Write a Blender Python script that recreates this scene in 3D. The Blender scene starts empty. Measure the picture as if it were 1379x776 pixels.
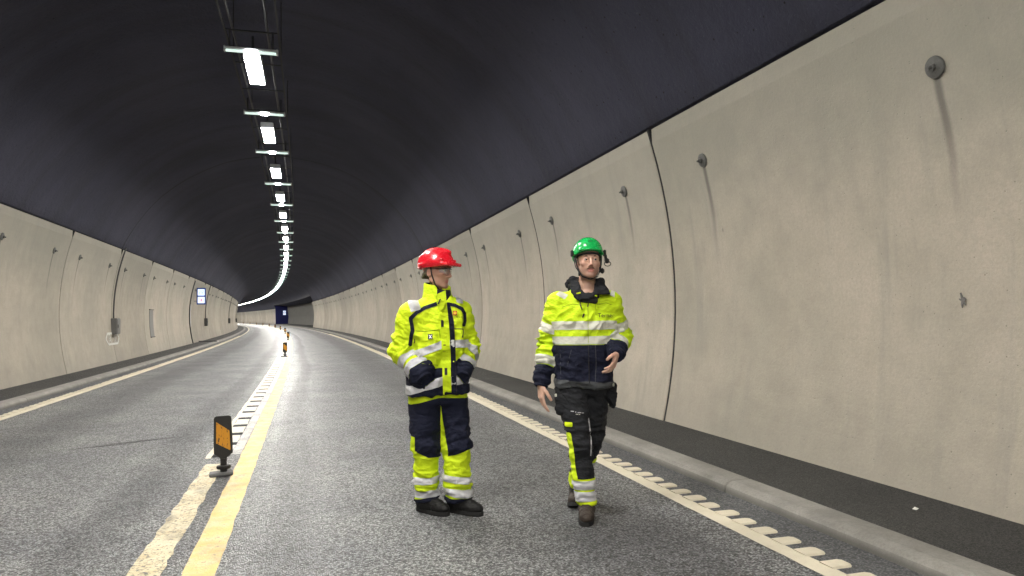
import bpy, math, random
import numpy as np
from mathutils import Matrix, Vector
from mathutils.bvhtree import BVHTree
random.seed(7)
SC = bpy.context.scene
COL = SC.collection
R_ = math.radians

# ------------------------------------------------------------------ camera, world, exposure
CAM_X, CAM_H = 0.764, 1.34
YAW, PITCH, ROLL = 0.278, 0.0382, -0.0135
cam = bpy.data.cameras.new('camera'); cam_o = bpy.data.objects.new('camera', cam); COL.objects.link(cam_o)
fw = Vector((math.sin(YAW)*math.cos(PITCH), math.cos(YAW)*math.cos(PITCH), math.sin(PITCH)))
rt = Vector((math.cos(YAW), -math.sin(YAW), 0)); up = rt.cross(fw)
r2 = rt*math.cos(ROLL) + up*math.sin(ROLL); u2 = up*math.cos(ROLL) - rt*math.sin(ROLL)
cam_o.matrix_world = Matrix(((r2.x, u2.x, -fw.x, CAM_X), (r2.y, u2.y, -fw.y, 0), (r2.z, u2.z, -fw.z, CAM_H), (0, 0, 0, 1)))
cam.sensor_width = 36; cam.lens = 25.06; cam.clip_start = 0.05; cam.clip_end = 2000
SC.camera = cam_o
W = bpy.data.worlds.new('World'); SC.world = W; W.use_nodes = True
W.node_tree.nodes['Background'].inputs[0].default_value = (0.02, 0.022, 0.03, 1)   # deep inside a tunnel: no daylight
W.node_tree.nodes['Background'].inputs[1].default_value = 0.05
SC.view_settings.view_transform = 'Standard'; SC.view_settings.look = 'None'
SC.view_settings.exposure = 0.0; SC.view_settings.gamma = 1.0
SC.render.engine = 'CYCLES'
SC.cycles.max_bounces = 8; SC.cycles.diffuse_bounces = 5; SC.cycles.glossy_bounces = 3
SC.cycles.sample_clamp_indirect = 6.0
LAMP_POWER = 305.0

# ------------------------------------------------------------------ node helper
class NT:
    def __init__(s, name):
        s.m = bpy.data.materials.new(name); s.m.use_nodes = True
        s.t = s.m.node_tree; s.b = s.t.nodes['Principled BSDF']
    def put(s, sock, v):
        if isinstance(v, bpy.types.NodeSocket): s.t.links.new(v, sock)
        elif isinstance(v, bpy.types.Node): s.t.links.new(v.outputs[0], sock)
        else:
            if isinstance(v, (tuple, list)) and len(v) == 3 and sock.type == 'RGBA': v = (*v, 1)
            sock.default_value = v
    def n(s, typ, **kw):
        nd = s.t.nodes.new('ShaderNode' + typ)
        for k, v in kw.items():
            if k.startswith('i_'): s.put(nd.inputs[k[2:].replace('_', ' ')], v)
            else: setattr(nd, k, v)
        return nd
    def math(s, op, a, b=0.0, c=None, clamp=False):
        nd = s.t.nodes.new('ShaderNodeMath'); nd.operation = op; nd.use_clamp = clamp
        s.put(nd.inputs[0], a); s.put(nd.inputs[1], b)
        if c is not None: s.put(nd.inputs[2], c)
        return nd.outputs[0]
    def mix(s, f, a, b, mode='MIX'):
        nd = s.t.nodes.new('ShaderNodeMix'); nd.data_type = 'RGBA'; nd.blend_type = mode
        s.put(nd.inputs['Factor'], f); s.put(nd.inputs[6], a); s.put(nd.inputs[7], b)
        return nd.outputs[2]
    def ss(s, v, lo, hi, a=0.0, b=1.0):
        nd = s.n('MapRange', interpolation_type='SMOOTHSTEP'); s.put(nd.inputs[0], v)
        s.put(nd.inputs[1], lo); s.put(nd.inputs[2], hi); s.put(nd.inputs[3], a); s.put(nd.inputs[4], b)
        return nd.outputs[0]
    def noise(s, vec, scale, detail=4, rough=0.55):
        nd = s.n('TexNoise'); s.put(nd.inputs['Vector'], vec); nd.inputs['Scale'].default_value = scale
        nd.inputs['Detail'].default_value = detail; nd.inputs['Roughness'].default_value = rough
        return nd.outputs[0]
    def vmul(s, vec, v):
        nd = s.n('VectorMath', operation='MULTIPLY'); s.put(nd.inputs[0], vec); nd.inputs[1].default_value = v
        return nd.outputs[0]
    def bump(s, h, dist=0.01, strength=1.0, normal=None):
        nd = s.n('Bump'); s.put(nd.inputs['Height'], h); nd.inputs['Distance'].default_value = dist
        nd.inputs['Strength'].default_value = strength
        if normal is not None: s.put(nd.inputs['Normal'], normal)
        return nd.outputs[0]
    def set(s, col=None, rough=None, normal=None, metal=None, spec=None, **kw):
        for k, v in (('Base Color', col), ('Roughness', rough), ('Normal', normal), ('Metallic', metal), ('Specular IOR Level', spec)):
            if v is not None: s.put(s.b.inputs[k], v)
        for k, v in kw.items(): s.put(s.b.inputs[k.replace('_', ' ')], v)
        return s.m
def simple(name, col, rough=0.6, metal=0.0, var=0.12, scale=30, bump=0.0, **kw):
    n = NT(name); tc = n.n('TexCoord').outputs['Object']
    f = n.noise(tc, scale)
    c = n.mix(f, tuple(x*(1-var) for x in col), tuple(min(1, x*(1+var)) for x in col))
    nm = n.bump(n.noise(tc, scale*3), bump) if bump else None
    return n.set(c, rough, nm, metal, **kw)
def emitter(name, col, st):
    n = NT(name); n.put(n.b.inputs['Emission Color'], col); n.b.inputs['Emission Strength'].default_value = st
    return n.set(col, 0.5)

# ------------------------------------------------------------------ object helpers
def mesh_obj(name, verts, faces, mats, parent=None, smooth=False, midx=None):
    me = bpy.data.meshes.new(name)
    me.from_pydata([tuple(map(float, v)) for v in verts], [], [tuple(map(int, f)) for f in faces])
    for m in (mats if isinstance(mats, (list, tuple)) else [mats]): me.materials.append(m)
    if midx is not None: me.polygons.foreach_set('material_index', np.asarray(midx, dtype=np.int32))
    if smooth: me.polygons.foreach_set('use_smooth', [True]*len(me.polygons))
    me.update()
    o = bpy.data.objects.new(name, me); COL.objects.link(o)
    if parent is not None: o.parent = parent
    return o
def tag(o, label=None, cat=None, group=None, kind=None):
    if label: o['label'] = label
    if cat: o['category'] = cat
    if group: o['group'] = group
    if kind: o['kind'] = kind
    return o
def thing(name, label, cat, loc=(0, 0, 0), rz=0.0, group=None):
    o = bpy.data.objects.new(name, None); COL.objects.link(o); o.location = loc; o.rotation_euler = (0, 0, rz)
    o.empty_display_size = 0.2
    return tag(o, label, cat, group)
def copy_tree(o, parent=None):
    c = o.copy(); COL.objects.link(c)
    if parent is not None: c.parent = parent
    for ch in list(o.children): copy_tree(ch, c)
    return c
class MB:
    """collects boxes, prisms, tubes and lathes into one mesh"""
    def __init__(s): s.v = []; s.f = []; s.mi = []
    def add(s, v, f, mi=0):
        b = len(s.v); s.v += [tuple(x) for x in v]; s.f += [tuple(i+b for i in q) for q in f]; s.mi += [mi]*len(f)
    def box(s, c, size, bev=0.0, M=None, mi=0):
        hx, hy, hz = size[0]/2, size[1]/2, size[2]/2
        b = min(bev, hx*.9, hy*.9, hz*.9)
        if b <= 0:
            v = [(sx*hx, sy*hy, sz*hz) for sx in (-1, 1) for sy in (-1, 1) for sz in (-1, 1)]
            f = [(0, 1, 3, 2), (4, 6, 7, 5), (0, 4, 5, 1), (2, 3, 7, 6), (0, 2, 6, 4), (1, 5, 7, 3)]
        else:
            v = []; ix = {}
            for sx in (-1, 1):
                for sy in (-1, 1):
                    for sz in (-1, 1):
                        for k in range(3):
                            ix[(sx, sy, sz, k)] = len(v)
                            v.append((sx*(hx-(0 if k == 0 else b)), sy*(hy-(0 if k == 1 else b)), sz*(hz-(0 if k == 2 else b))))
            f = []
            for k in range(3):
                a1, a2 = [a for a in range(3) if a != k]
                for s_ in (-1, 1):
                    q = []
                    for (p, r) in ((-1, -1), (1, -1), (1, 1), (-1, 1)):
                        g = [0, 0, 0]; g[k] = s_; g[a1] = p; g[a2] = r; q.append(ix[(*g, k)])
                    f.append(q)
                for p in (-1, 1):
                    for r in (-1, 1):
                        g0 = [0, 0, 0]; g1 = [0, 0, 0]; g0[k] = -1; g1[k] = 1
                        for g in (g0, g1): g[a1] = p; g[a2] = r
                        f.append((ix[(*g0, a1)], ix[(*g1, a1)], ix[(*g1, a2)], ix[(*g0, a2)]))
            for sx in (-1, 1):
                for sy in (-1, 1):
                    for sz in (-1, 1): f.append(tuple(ix[(sx, sy, sz, k)] for k in range(3)))
            nf = []
            for q in f:
                P = [Vector(v[i]) for i in q]; nn = (P[1]-P[0]).cross(P[2]-P[0]); cc = sum(P, Vector())/len(P)
                nf.append(tuple(q) if nn.dot(cc) > 0 else tuple(reversed(q)))
            f = nf
        c = Vector(c)
        v = [(M @ Vector(p) if M else Vector(p)) + c for p in v]
        s.add(v, f, mi)
    def tube(s, pts, r, n=8, mi=0, closed=False):
        pts = [Vector(p) for p in pts]; rs = r if isinstance(r, (list, tuple)) else [r]*len(pts)
        rings = []; prev = None
        for i, p in enumerate(pts):
            if closed: t = pts[(i+1) % len(pts)] - pts[i-1]
            else: t = pts[min(i+1, len(pts)-1)] - pts[max(i-1, 0)]
            t.normalize()
            a = prev if prev is not None else (Vector((0, 0, 1)) if abs(t.z) < .9 else Vector((1, 0, 0)))
            a = (a - t*a.dot(t)).normalized(); prev = a; b = t.cross(a)
            rings.append([p + (a*math.cos(2*math.pi*k/n) + b*math.sin(2*math.pi*k/n))*rs[i] for k in range(n)])
        v = [q for R in rings for q in R]; f = []
        m = len(pts)
        for i in range(m if closed else m-1):
            for k in range(n):
                j = (i+1) % m
                f.append((i*n+k, i*n+(k+1) % n, j*n+(k+1) % n, j*n+k))
        if not closed: f += [tuple(reversed(range(n))), tuple((m-1)*n+k for k in range(n))]
        s.add(v, f, mi)
    def prism(s, poly, y0, y1, mi=0, M=None, c=(0, 0, 0)):
        """polygon in xz extruded along y"""
        n = len(poly); c = Vector(c)
        v = [Vector((x, y0, z)) for x, z in poly] + [Vector((x, y1, z)) for x, z in poly]
        v = [(M @ p if M else p) + c for p in v]
        f = [tuple(range(n)), tuple(reversed(range(n, 2*n)))] + [((i+1) % n, i, n+i, n+(i+1) % n) for i in range(n)]
        s.add(v, f, mi)
    def lathe(s, prof, axis='x', n=24, c=(0, 0, 0), mi=0):
        v = []; f = []
        for (r, h) in prof:
            for k in range(n):
                a = 2*math.pi*k/n; p, q = r*math.cos(a), r*math.sin(a)
                v.append({'x': (h, p, q), 'y': (p, h, q), 'z': (p, q, h)}[axis])
        for i in range(len(prof)-1):
            for k in range(n): f.append((i*n+k, i*n+(k+1) % n, (i+1)*n+(k+1) % n, (i+1)*n+k))
        f += [tuple(reversed(range(n))), tuple((len(prof)-1)*n+k for k in range(n))]
        s.add([Vector(p)+Vector(c) for p in v], f, mi)
    def build(s, name, mats, parent=None, smooth=False):
        return mesh_obj(name, s.v, s.f, mats, parent, smooth, s.mi)

# ------------------------------------------------------------------ tunnel path (straight, then a long left bend)
S0, RAD = 11.375, 1127.35
def frame(s):
    th = max(0.0, (s-S0)/RAD)
    if s <= S0: return 0.0, s, 0.0
    return -RAD*(1-math.cos(th)), S0+RAD*math.sin(th), th
def T(s, lat, z=0.0):
    x, y, th = frame(s)
    return Vector((x+lat*math.cos(th), y+lat*math.sin(th), z))
WB, WZ, WALK, KB, KT = 4.757, 3.514, 0.08, 3.745, 3.965
S_BACK, S_END = -22.0, 300.0
def wall_lat(z):
    q = z-WALK
    return WB + .244*q - .083*q*q
def stations(a, b, step=None):
    out = [a]
    while out[-1] < b:
        s = out[-1]; d = step or (1.0 if s < 40 else 2.5)
        out.append(min(b, s+d))
    return out
def sweep(name, prof, st, mat, parent=None, smooth=False, uv=False, jitter=0):
    """prof: open polyline of (lat, z); st: stations"""
    n = len(prof); v = []; f = []
    for s in st:
        for (l, z) in prof: v.append(T(s, l + (random.uniform(-jitter, jitter) if jitter else 0), z))
    for i in range(len(st)-1):
        for k in range(n-1): f.append((i*n+k, i*n+k+1, (i+1)*n+k+1, (i+1)*n+k))
    o = mesh_obj(name, v, f, mat, parent, smooth)
    if uv:
        L = [0]
        for a, b in zip(prof, prof[1:]): L.append(L[-1]+math.hypot(a[0]-b[0], a[1]-b[1]))
        ul = o.data.uv_layers.new(name='UVMap')
        for lp in o.data.loops:
            i, k = divmod(lp.vertex_index, n); ul.data[lp.index].uv = (st[i], L[k])
    return o

# ------------------------------------------------------------------ materials of the setting
def mat_asphalt(name, base, grain_hi, rough, tracks=True, gscale=105, bstr=1.0):
    n = NT(name); uvn = n.n('UVMap').outputs[0]; pos = n.n('TexCoord').outputs['Object']
    vor = n.n('TexVoronoi', feature='F1'); n.put(vor.inputs['Vector'], pos); vor.inputs['Scale'].default_value = gscale
    vor2 = n.n('TexVoronoi', feature='F1'); n.put(vor2.inputs['Vector'], pos); vor2.inputs['Scale'].default_value = gscale*.55
    cellv = n.n('SeparateColor'); n.put(cellv.inputs[0], vor.outputs['Color'])
    cellw = n.n('SeparateColor'); n.put(cellw.inputs[0], vor2.outputs['Color'])
    stone = n.ss(cellv.outputs[0], .35, 1.0); stone2 = n.ss(cellw.outputs[1], .5, 1.0)
    mort = n.ss(vor.outputs['Distance'], .2, .75)
    c = n.mix(stone, tuple(x*.45 for x in base), grain_hi)
    c = n.mix(n.math('MULTIPLY', stone2, .55), c, tuple(x*1.2 for x in grain_hi))
    c = n.mix(n.math('MULTIPLY', mort, .75), c, tuple(x*.22 for x in base))
    big = n.noise(pos, .9, 5, .6); mid = n.noise(pos, 6.0, 4, .6)
    c = n.mix(n.ss(big, .3, .7), n.mix(1.0, c, (.72, .72, .74), 'MULTIPLY'), n.mix(1.0, c, (1.15, 1.14, 1.1), 'MULTIPLY'))
    rg = n.math('ADD', n.math('MULTIPLY', cellv.outputs[1], .30), rough-.15)
    if tracks:
        sp = n.n('SeparateXYZ'); n.put(sp.inputs[0], uvn); lat = n.math('SUBTRACT', sp.outputs[1], KB)
        wob = n.math('MULTIPLY', n.math('SUBTRACT', n.noise(n.vmul(uvn, (.12, .8, 1)), 1.0, 3), .5), .5)
        l2 = n.math('ADD', lat, wob)
        tr = None
        for cc, w in ((-2.35, .62), (-.55, .30), (2.55, .75), (.62, .22)):   # worn wheel tracks, darkened so the sheen between them is painted in
            g = n.ss(n.math('ABSOLUTE', n.math('SUBTRACT', l2, cc)), w*.2, w, 1.0, 0.0)
            tr = g if tr is None else n.math('MAXIMUM', tr, g)
        edge = n.ss(n.math('ABSOLUTE', lat), 3.18, 3.42)                  # dirty strip by the kerb
        c = n.mix(n.math('MULTIPLY', tr, .68), c, n.mix(1.0, c, (.50, .50, .51), 'MULTIPLY'))
        c = n.mix(n.math('MULTIPLY', edge, .7), c, tuple(x*.5 for x in base))
        rg = n.math('ADD', rg, n.math('MULTIPLY', tr, .06)); rg = n.math('ADD', rg, n.math('MULTIPLY', edge, .3))
    h = n.math('ADD', n.math('MULTIPLY', mort, -1.0), n.math('MULTIPLY', cellv.outputs[2], .8))
    nm = n.bump(h, .008, bstr); nm = n.bump(mid, .01, .35, nm)
    return n.set(c, rg, nm, spec=.6)
M_ASPH = mat_asphalt('asphalt_road', (.160, .165, .172), (.66, .675, .70), .43, gscale=98, bstr=1.0)
M_WALK = mat_asphalt('asphalt_walkway', (.05, .05, .05), (.085, .084, .08), .75, tracks=False, gscale=160, bstr=.7)

def mat_concrete():
    n = NT('precast_concrete'); tc = n.n('TexCoord').outputs['Object']; oi = n.n('ObjectInfo')
    off = n.n('VectorMath', operation='ADD'); n.put(off.inputs[0], tc)
    cx = n.n('CombineXYZ')
    for k in range(3): n.put(cx.inputs[k], n.math('MULTIPLY', oi.outputs['Random'], 37.0+11*k))
    n.put(off.inputs[1], cx.outputs[0]); p = off.outputs[0]
    sp = n.n('SeparateXYZ'); n.put(sp.inputs[0], tc); y, z = sp.outputs[1], sp.outputs[2]
    big = n.noise(p, .55, 5, .6); mid = n.noise(p, 3.2, 6, .65); fine = n.noise(p, 42, 5, .7); sand = n.noise(p, 190, 3, .7)
    drip = n.noise(n.vmul(p, (1, 5.5, .5)), 1.0, 6, .65)
    c = n.mix(n.ss(big, .3, .72), (.395, .362, .298), (.515, .455, .375))
    c = n.mix(n.ss(mid, .35, .75), c, n.mix(1.0, c, (.87, .87, .86), 'MULTIPLY'))
    c = n.mix(n.math('MULTIPLY', n.ss(drip, .50, .80), .55), c, (.27, .265, .235))
    c = n.mix(n.math('MULTIPLY', n.ss(fine, .25, .8), .46), c, (.30, .285, .25))
    c = n.mix(n.math('MULTIPLY', n.ss(sand, .55, .75), .48), c, (.25, .24, .22))
    c = n.mix(n.math('MULTIPLY', n.ss(sand, .45, .25), .32), c, (.62, .59, .53))
    # greyer band near the top, deepened to paint light falloff, and dirt splash low down
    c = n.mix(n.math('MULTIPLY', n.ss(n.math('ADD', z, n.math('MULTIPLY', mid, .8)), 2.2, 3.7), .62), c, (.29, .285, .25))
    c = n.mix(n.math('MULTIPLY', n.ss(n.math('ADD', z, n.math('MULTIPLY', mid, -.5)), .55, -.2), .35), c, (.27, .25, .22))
    # rust and dirt streaks washed down from the two anchor plates
    for ya in (-1.455, 1.455):
        wob = n.math('MULTIPLY', n.math('SUBTRACT', n.noise(n.vmul(p, (1, .01, 1.3)), 1.0, 3), .5), .07)
        d = n.math('ABSOLUTE', n.math('ADD', n.math('SUBTRACT', y, ya), wob))
        ln = n.math('MULTIPLY_ADD', oi.outputs['Random'], .6, 1.45)
        fade = n.math('MULTIPLY', n.ss(z, ln, 2.9), n.ss(z, 2.96, 2.90))
        m_ = n.math('MULTIPLY', n.ss(d, .048, .008), fade)
        c = n.mix(n.math('MULTIPLY', m_, .72), c, (.105, .10, .095))
    # small form-tie scars and pock marks
    vr = n.n('TexVoronoi', feature='F1'); n.put(vr.inputs['Vector'], n.vmul(p, (0, 1, .55))); vr.inputs['Scale'].default_value = 1.6
    c = n.mix(n.math('MULTIPLY', n.ss(vr.outputs['Distance'], .035, .015), .6), c, (.16, .15, .14))
    v2 = n.n('TexVoronoi', feature='F1'); n.put(v2.inputs['Vector'], p); v2.inputs['Scale'].default_value = 14
    pit = n.ss(v2.outputs['Distance'], .09, .05)
    c = n.mix(n.math('MULTIPLY', pit, .5), c, (.14, .135, .12))
    tint = n.math('MULTIPLY_ADD', oi.outputs['Random'], .26, .87)
    hv = n.n('HueSaturation'); n.put(hv.inputs['Color'], c); n.put(hv.inputs['Value'], tint)
    nm = n.bump(n.math('ADD', n.math('MULTIPLY', fine, 1.0), n.math('MULTIPLY', pit, -1.2)), .006, .7)
    nm = n.bump(mid, .02, .35, nm)
    return n.set(hv.outputs[0], .82, nm, spec=.25)
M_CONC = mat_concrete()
def mat_kerb():
    n = NT('kerb_stone'); tc = n.n('TexCoord').outputs['Object']
    a = n.noise(tc, 2.5, 5, .6); b = n.noise(tc, 55, 5, .7); g = n.noise(tc, 150, 3, .7)
    c = n.mix(n.ss(a, .3, .7), (.20, .19, .175), (.30, .285, .26))
    c = n.mix(n.math('MULTIPLY', n.ss(b, .35, .75), .5), c, (.14, .135, .125))
    c = n.mix(n.math('MULTIPLY', n.ss(g, .6, .75), .5), c, (.42, .41, .39))
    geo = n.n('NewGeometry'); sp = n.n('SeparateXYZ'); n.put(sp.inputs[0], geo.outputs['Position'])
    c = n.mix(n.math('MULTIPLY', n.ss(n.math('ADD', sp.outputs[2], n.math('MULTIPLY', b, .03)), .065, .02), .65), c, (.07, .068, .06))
    return n.set(c, .8, n.bump(b, .008, .7))
M_KERB = mat_kerb()
VMID = 9.2
def mat_ceiling():
    n = NT('sprayed_ceiling'); uv = n.n('UVMap').outputs[0]; tc = n.n('TexCoord').outputs['Object']
    sp = n.n('SeparateXYZ'); n.put(sp.inputs[0], uv)
    big = n.noise(tc, .35, 5, .6); st = n.noise(n.vmul(uv, (1.1, .12, 1)), 1.0, 5, .6); b = n.noise(tc, 9, 6, .65); g = n.noise(tc, 38, 5, .7)
    c = n.mix(n.ss(big, .3, .7), (.034, .036, .060), (.052, .054, .084))
    c = n.mix(n.math('MULTIPLY', n.ss(st, .42, .72), .5), c, (.025, .026, .038))
    c = n.mix(n.math('MULTIPLY', n.ss(g, .62, .78), .55), c, (.015, .015, .017))
    c = n.mix(n.math('MULTIPLY', n.ss(g, .40, .25), .5), c, (.13, .13, .14))
    vp = n.n('TexVoronoi', feature='F1'); n.put(vp.inputs['Vector'], tc); vp.inputs['Scale'].default_value = 7
    c = n.mix(n.ss(vp.outputs['Distance'], .10, .05), c, (.008, .008, .009))
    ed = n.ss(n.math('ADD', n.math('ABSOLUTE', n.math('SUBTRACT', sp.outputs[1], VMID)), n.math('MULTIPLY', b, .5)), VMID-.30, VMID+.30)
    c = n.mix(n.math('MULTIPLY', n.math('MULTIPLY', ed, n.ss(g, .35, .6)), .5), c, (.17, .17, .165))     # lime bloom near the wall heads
    for js in (24.2, 43.6, 63.0, 82.4):            # construction joints running over the vault
        d = n.math('ABSOLUTE', n.math('SUBTRACT', n.math('ADD', sp.outputs[0], n.math('MULTIPLY', n.math('SUBTRACT', big, .5), .6)), js))
        c = n.mix(n.ss(d, .05, .02), c, (.012, .012, .014))
    nm = n.bump(g, .02, .7); nm = n.bump(b, .05, .6, nm)
    return n.set(c, .85, nm, spec=.3)
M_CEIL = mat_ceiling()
M_DARK = simple('dark_gap', (.012, .012, .013), .9)
def mat_paint(name, hi, worn, wear, dirt=.4):
    n = NT(name); tc = n.n('TexCoord').outputs['Object']
    a = n.noise(tc, 5, 5, .65); b = n.noise(tc, 38, 5, .75); g = n.noise(tc, 140, 3, .7)
    d = n.noise(n.vmul(tc, (1.5, .8, 1)), 1.6, 5, .7)
    c = n.mix(n.ss(a, .3, .75), hi, worn)
    c = n.mix(n.math('MULTIPLY', n.ss(d, .48, .75), dirt), c, (.11, .095, .07))
    c = n.mix(n.ss(n.math('ADD', b, n.math('MULTIPLY', a, .25)), wear, wear+.12), c, (.07, .07, .07))
    c = n.mix(n.math('MULTIPLY', n.ss(g, .58, .75), .35), c, (.12, .11, .10))
    return n.set(c, .55, n.bump(n.math('ADD', b, n.math('MULTIPLY', g, .5)), .006, .8))
M_YEL = mat_paint('yellow_road_paint', (.62, .43, .125), (.60, .49, .28), .70, .6)
M_WORN = mat_paint('worn_centre_paint', (.60, .54, .38), (.46, .37, .20), .64, .9)
M_WHITE = mat_paint('white_road_paint', (.74, .68, .54), (.66, .60, .46), .80, .15)
M_PALE = mat_paint('pale_worn_paint', (.50, .49, .46), (.32, .31, .30), .66, .3)

# ------------------------------------------------------------------ road, walkways, kerbs, markings
st = stations(S_BACK, S_END)
NL = 12
road = sweep('road', [(-KB + 2*KB*i/NL, 0.0) for i in range(NL+1)], st, M_ASPH, uv=True)
tag(road, kind='structure')
for sgn in (-1, 1):
    w = sweep('walkway', [(sgn*(KT-.004), WALK-.004), (sgn*4.35, WALK-.002), (sgn*(WB+.35), WALK+.006)], st, M_WALK, uv=True); tag(w, kind='structure')
    # kerb stones with open joints, 3.0 m long
    mb = MB(); prof = [(KB, -.02), (KB+.012, .045), (KB+.035, .068), (KB+.07, WALK), (KT, WALK+.002), (KT, -.02)]
    s = 4.745 - 3*9
    while s < S_END-3:
        v = []; f = []; n = len(prof)
        cuts = [s+.006, s+.012, s+1, s+2, s+2.988, s+2.994]
        for i, q in enumerate(cuts):
            e = .005 if i in (0, 5) else 0
            for (l, z) in prof: v.append(T(q, sgn*(l+e), z-e))
        for i in range(len(cuts)-1):
            for k in range(n-1): f.append((i*n+k, i*n+k+1, (i+1)*n+k+1, (i+1)*n+k))
        f += [tuple(range(n)), tuple((len(cuts)-1)*n+k for k in range(n))]
        mb.add(v, f); s += 3.0
    tag(mb.build('kerb', M_KERB), kind='structure')
def strip(name, l0, l1, a, b, mat, z=.004, step=None, wob=0.0, thick=None):
    v = []; f = []; stn = stations(a, b, step)
    for i, s in enumerate(stn):
        j0 = random.uniform(-wob, wob); j1 = random.uniform(-wob, wob)
        v += [T(s, l0+j0, z), T(s, l1+j1, z)]
    for i in range(len(stn)-1): f.append((2*i, 2*i+1, 2*i+3, 2*i+2))
    return v, f
def line(name, pieces, mat):
    mb = MB()
    for (v, f) in pieces: mb.add(v, f)
    return tag(mb.build(name, mat), kind='structure')
YL = .205
line('road_marking', [strip('', YL-.085, YL+.085, -10, 30, None, step=.12, wob=.006), strip('', YL-.085, YL+.085, 30, 290, None)], M_YEL)
line('road_marking', [strip('', -.155, .01, -10, 7.15, None, step=.10, wob=.010)], M_WORN)
line('road_marking', [strip('', .02, YL-.092, 7.6, 290, None, z=.0035)], M_PALE)
# milled rumble strip beyond the first bollard: white band with dark slots
slots = []; band = []
s = 7.45
while s < 150:
    w_ = .22 if s < 90 else .5
    per = .68 if s < 90 else 2.0
    band.append(strip('', -.20, -.155, s, s+per, None, step=.17 if s < 40 else per, wob=.008))
    band.append(strip('', -.155, .012, s+w_, s+per, None, step=.23 if s < 40 else per, wob=.012))
    j = random.uniform(-.02, .02)
    slots.append(strip('', -.150, .03+j, s+.03, s+w_-.03+j, None, z=.003))
    s += per
band.append(strip('', -.20, .012, s, 290, None))
line('road_marking', band, M_WHITE)
line('milled_groove', slots, M_DARK)
# profiled edge lines: a continuous band with raised teeth on the kerb side
for sgn in (-1, 1):
    v, f = strip('', sgn*3.265, sgn*3.385, -8, 40, None, step=.15, wob=.004); v2, f2 = strip('', sgn*3.265, sgn*3.40, 40, 290, None)
    mb = MB(); mb.add(v, f); mb.add(v2, f2)
    s = -3.0
    while s < 60:
        a = .115 + random.uniform(-.008, .008); lat0, lat1 = 3.375, 3.505+random.uniform(-.012, .012)
        # rounded raised rib
        P = [(lat0, 0), (lat1-.02, .0), (lat1, .02), (lat1, a-.02), (lat1-.02, a), (lat0, a)]
        n = len(P)
        vv = [T(s+q, sgn*l, .001) for l, q in P] + [T(s+(q-a/2)*.85+a/2, sgn*(l-.006), .011) for l, q in P]
        ff = [tuple(range(n, 2*n))] + [(i, (i+1) % n, n+(i+1) % n, n+i) for i in range(n)]
        mb.add(vv, ff); s += .205
    tag(mb.build('road_marking', M_WHITE), kind='structure')
# old skid mark in the left lane
M_SKID = simple('skid_rubber', (.02, .02, .021), .6)
mb = MB()
for k, (dl, s0_, a_, b_) in enumerate(((0, 8.45, -1.75, -1.05), (.0, 8.62, -1.45, -.75), (.05, 8.75, -1.2, -.55))):
    v = []; f = []
    for i in range(15):
        t = i/14; l = a_+(b_-a_)*t; s_ = s0_+.22*t+random.uniform(-.012, .012)
        wd = .022*(1-abs(2*t-1))+.004
        v += [T(s_-wd, l, .003), T(s_+wd, l, .003)]
        if i: f.append((2*i-2, 2*i, 2*i+1, 2*i-1))
    mb.add(v, f)
tag(mb.build('skid_mark', M_SKID), kind='structure')

# ------------------------------------------------------------------ vault
ZC = 1.57 
RV = 6.60-ZC
arc = []
a0 = math.asin((WZ+.026-ZC)/RV)
side = RV*math.cos(a0)
arc = [(WB+.32, -.05), (WB+.36, 1.8), (WB+.25, WZ+.024), (side+.004, WZ+.024)]
NA = 44
arc += [(RV*math.cos(a0+(math.pi-2*a0)*i/NA), ZC+RV*math.sin(a0+(math.pi-2*a0)*i/NA)) for i in range(NA+1)]
arc += [(-x, z) for (x, z) in reversed(arc[:4])]
RC0, RC1, RCD = 97.5, 169.0, 2.5      # lay-by recess in the right-hand wall
arcL = arc[7:]                          # within the recess the right side is open below the vault
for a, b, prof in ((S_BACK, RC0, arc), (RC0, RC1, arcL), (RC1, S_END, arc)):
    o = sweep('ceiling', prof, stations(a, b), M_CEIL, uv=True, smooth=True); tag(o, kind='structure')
# lay-by recess
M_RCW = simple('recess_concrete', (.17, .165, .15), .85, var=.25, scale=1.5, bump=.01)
M_BLUE = simple('blue_light_paint', (.006, .010, .11), .6, var=.2, scale=2)  # blue light on the lay-by end wall, put into its colour
lat_b = WB+RCD
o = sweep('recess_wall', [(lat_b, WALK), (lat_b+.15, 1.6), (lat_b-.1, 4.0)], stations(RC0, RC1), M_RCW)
tag(o, 'dim grey concrete back wall of the lay-by far down on the right', 'wall')
o = sweep('recess_ceiling', [(lat_b+.1, 4.0), (arc[7][0]-.02, arc[7][1]+.03)], stations(RC0, RC1), M_CEIL, uv=True); tag(o, kind='structure')
o = sweep('recess_floor', [(WB+.2, WALK+.010), (lat_b+.2, WALK+.008)], stations(RC0, RC1), M_WALK, uv=True); tag(o, kind='structure')
for (s_, nm, m_, lb) in ((RC1, 'end_wall', M_BLUE, 'dark end wall closing the far lay-by, blue light painted on'), (RC0, 'end_wall', M_RCW, 'concrete end wall at the near side of the far lay-by')):
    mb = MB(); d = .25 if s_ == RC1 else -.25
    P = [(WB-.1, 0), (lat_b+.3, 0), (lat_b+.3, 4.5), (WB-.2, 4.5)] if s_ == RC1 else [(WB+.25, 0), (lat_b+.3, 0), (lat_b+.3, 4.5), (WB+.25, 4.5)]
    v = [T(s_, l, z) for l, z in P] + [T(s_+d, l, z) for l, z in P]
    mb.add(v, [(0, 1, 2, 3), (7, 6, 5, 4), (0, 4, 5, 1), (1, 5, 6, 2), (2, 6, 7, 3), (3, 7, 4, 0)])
    tag(mb.build(nm, m_), lb, 'wall')

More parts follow.
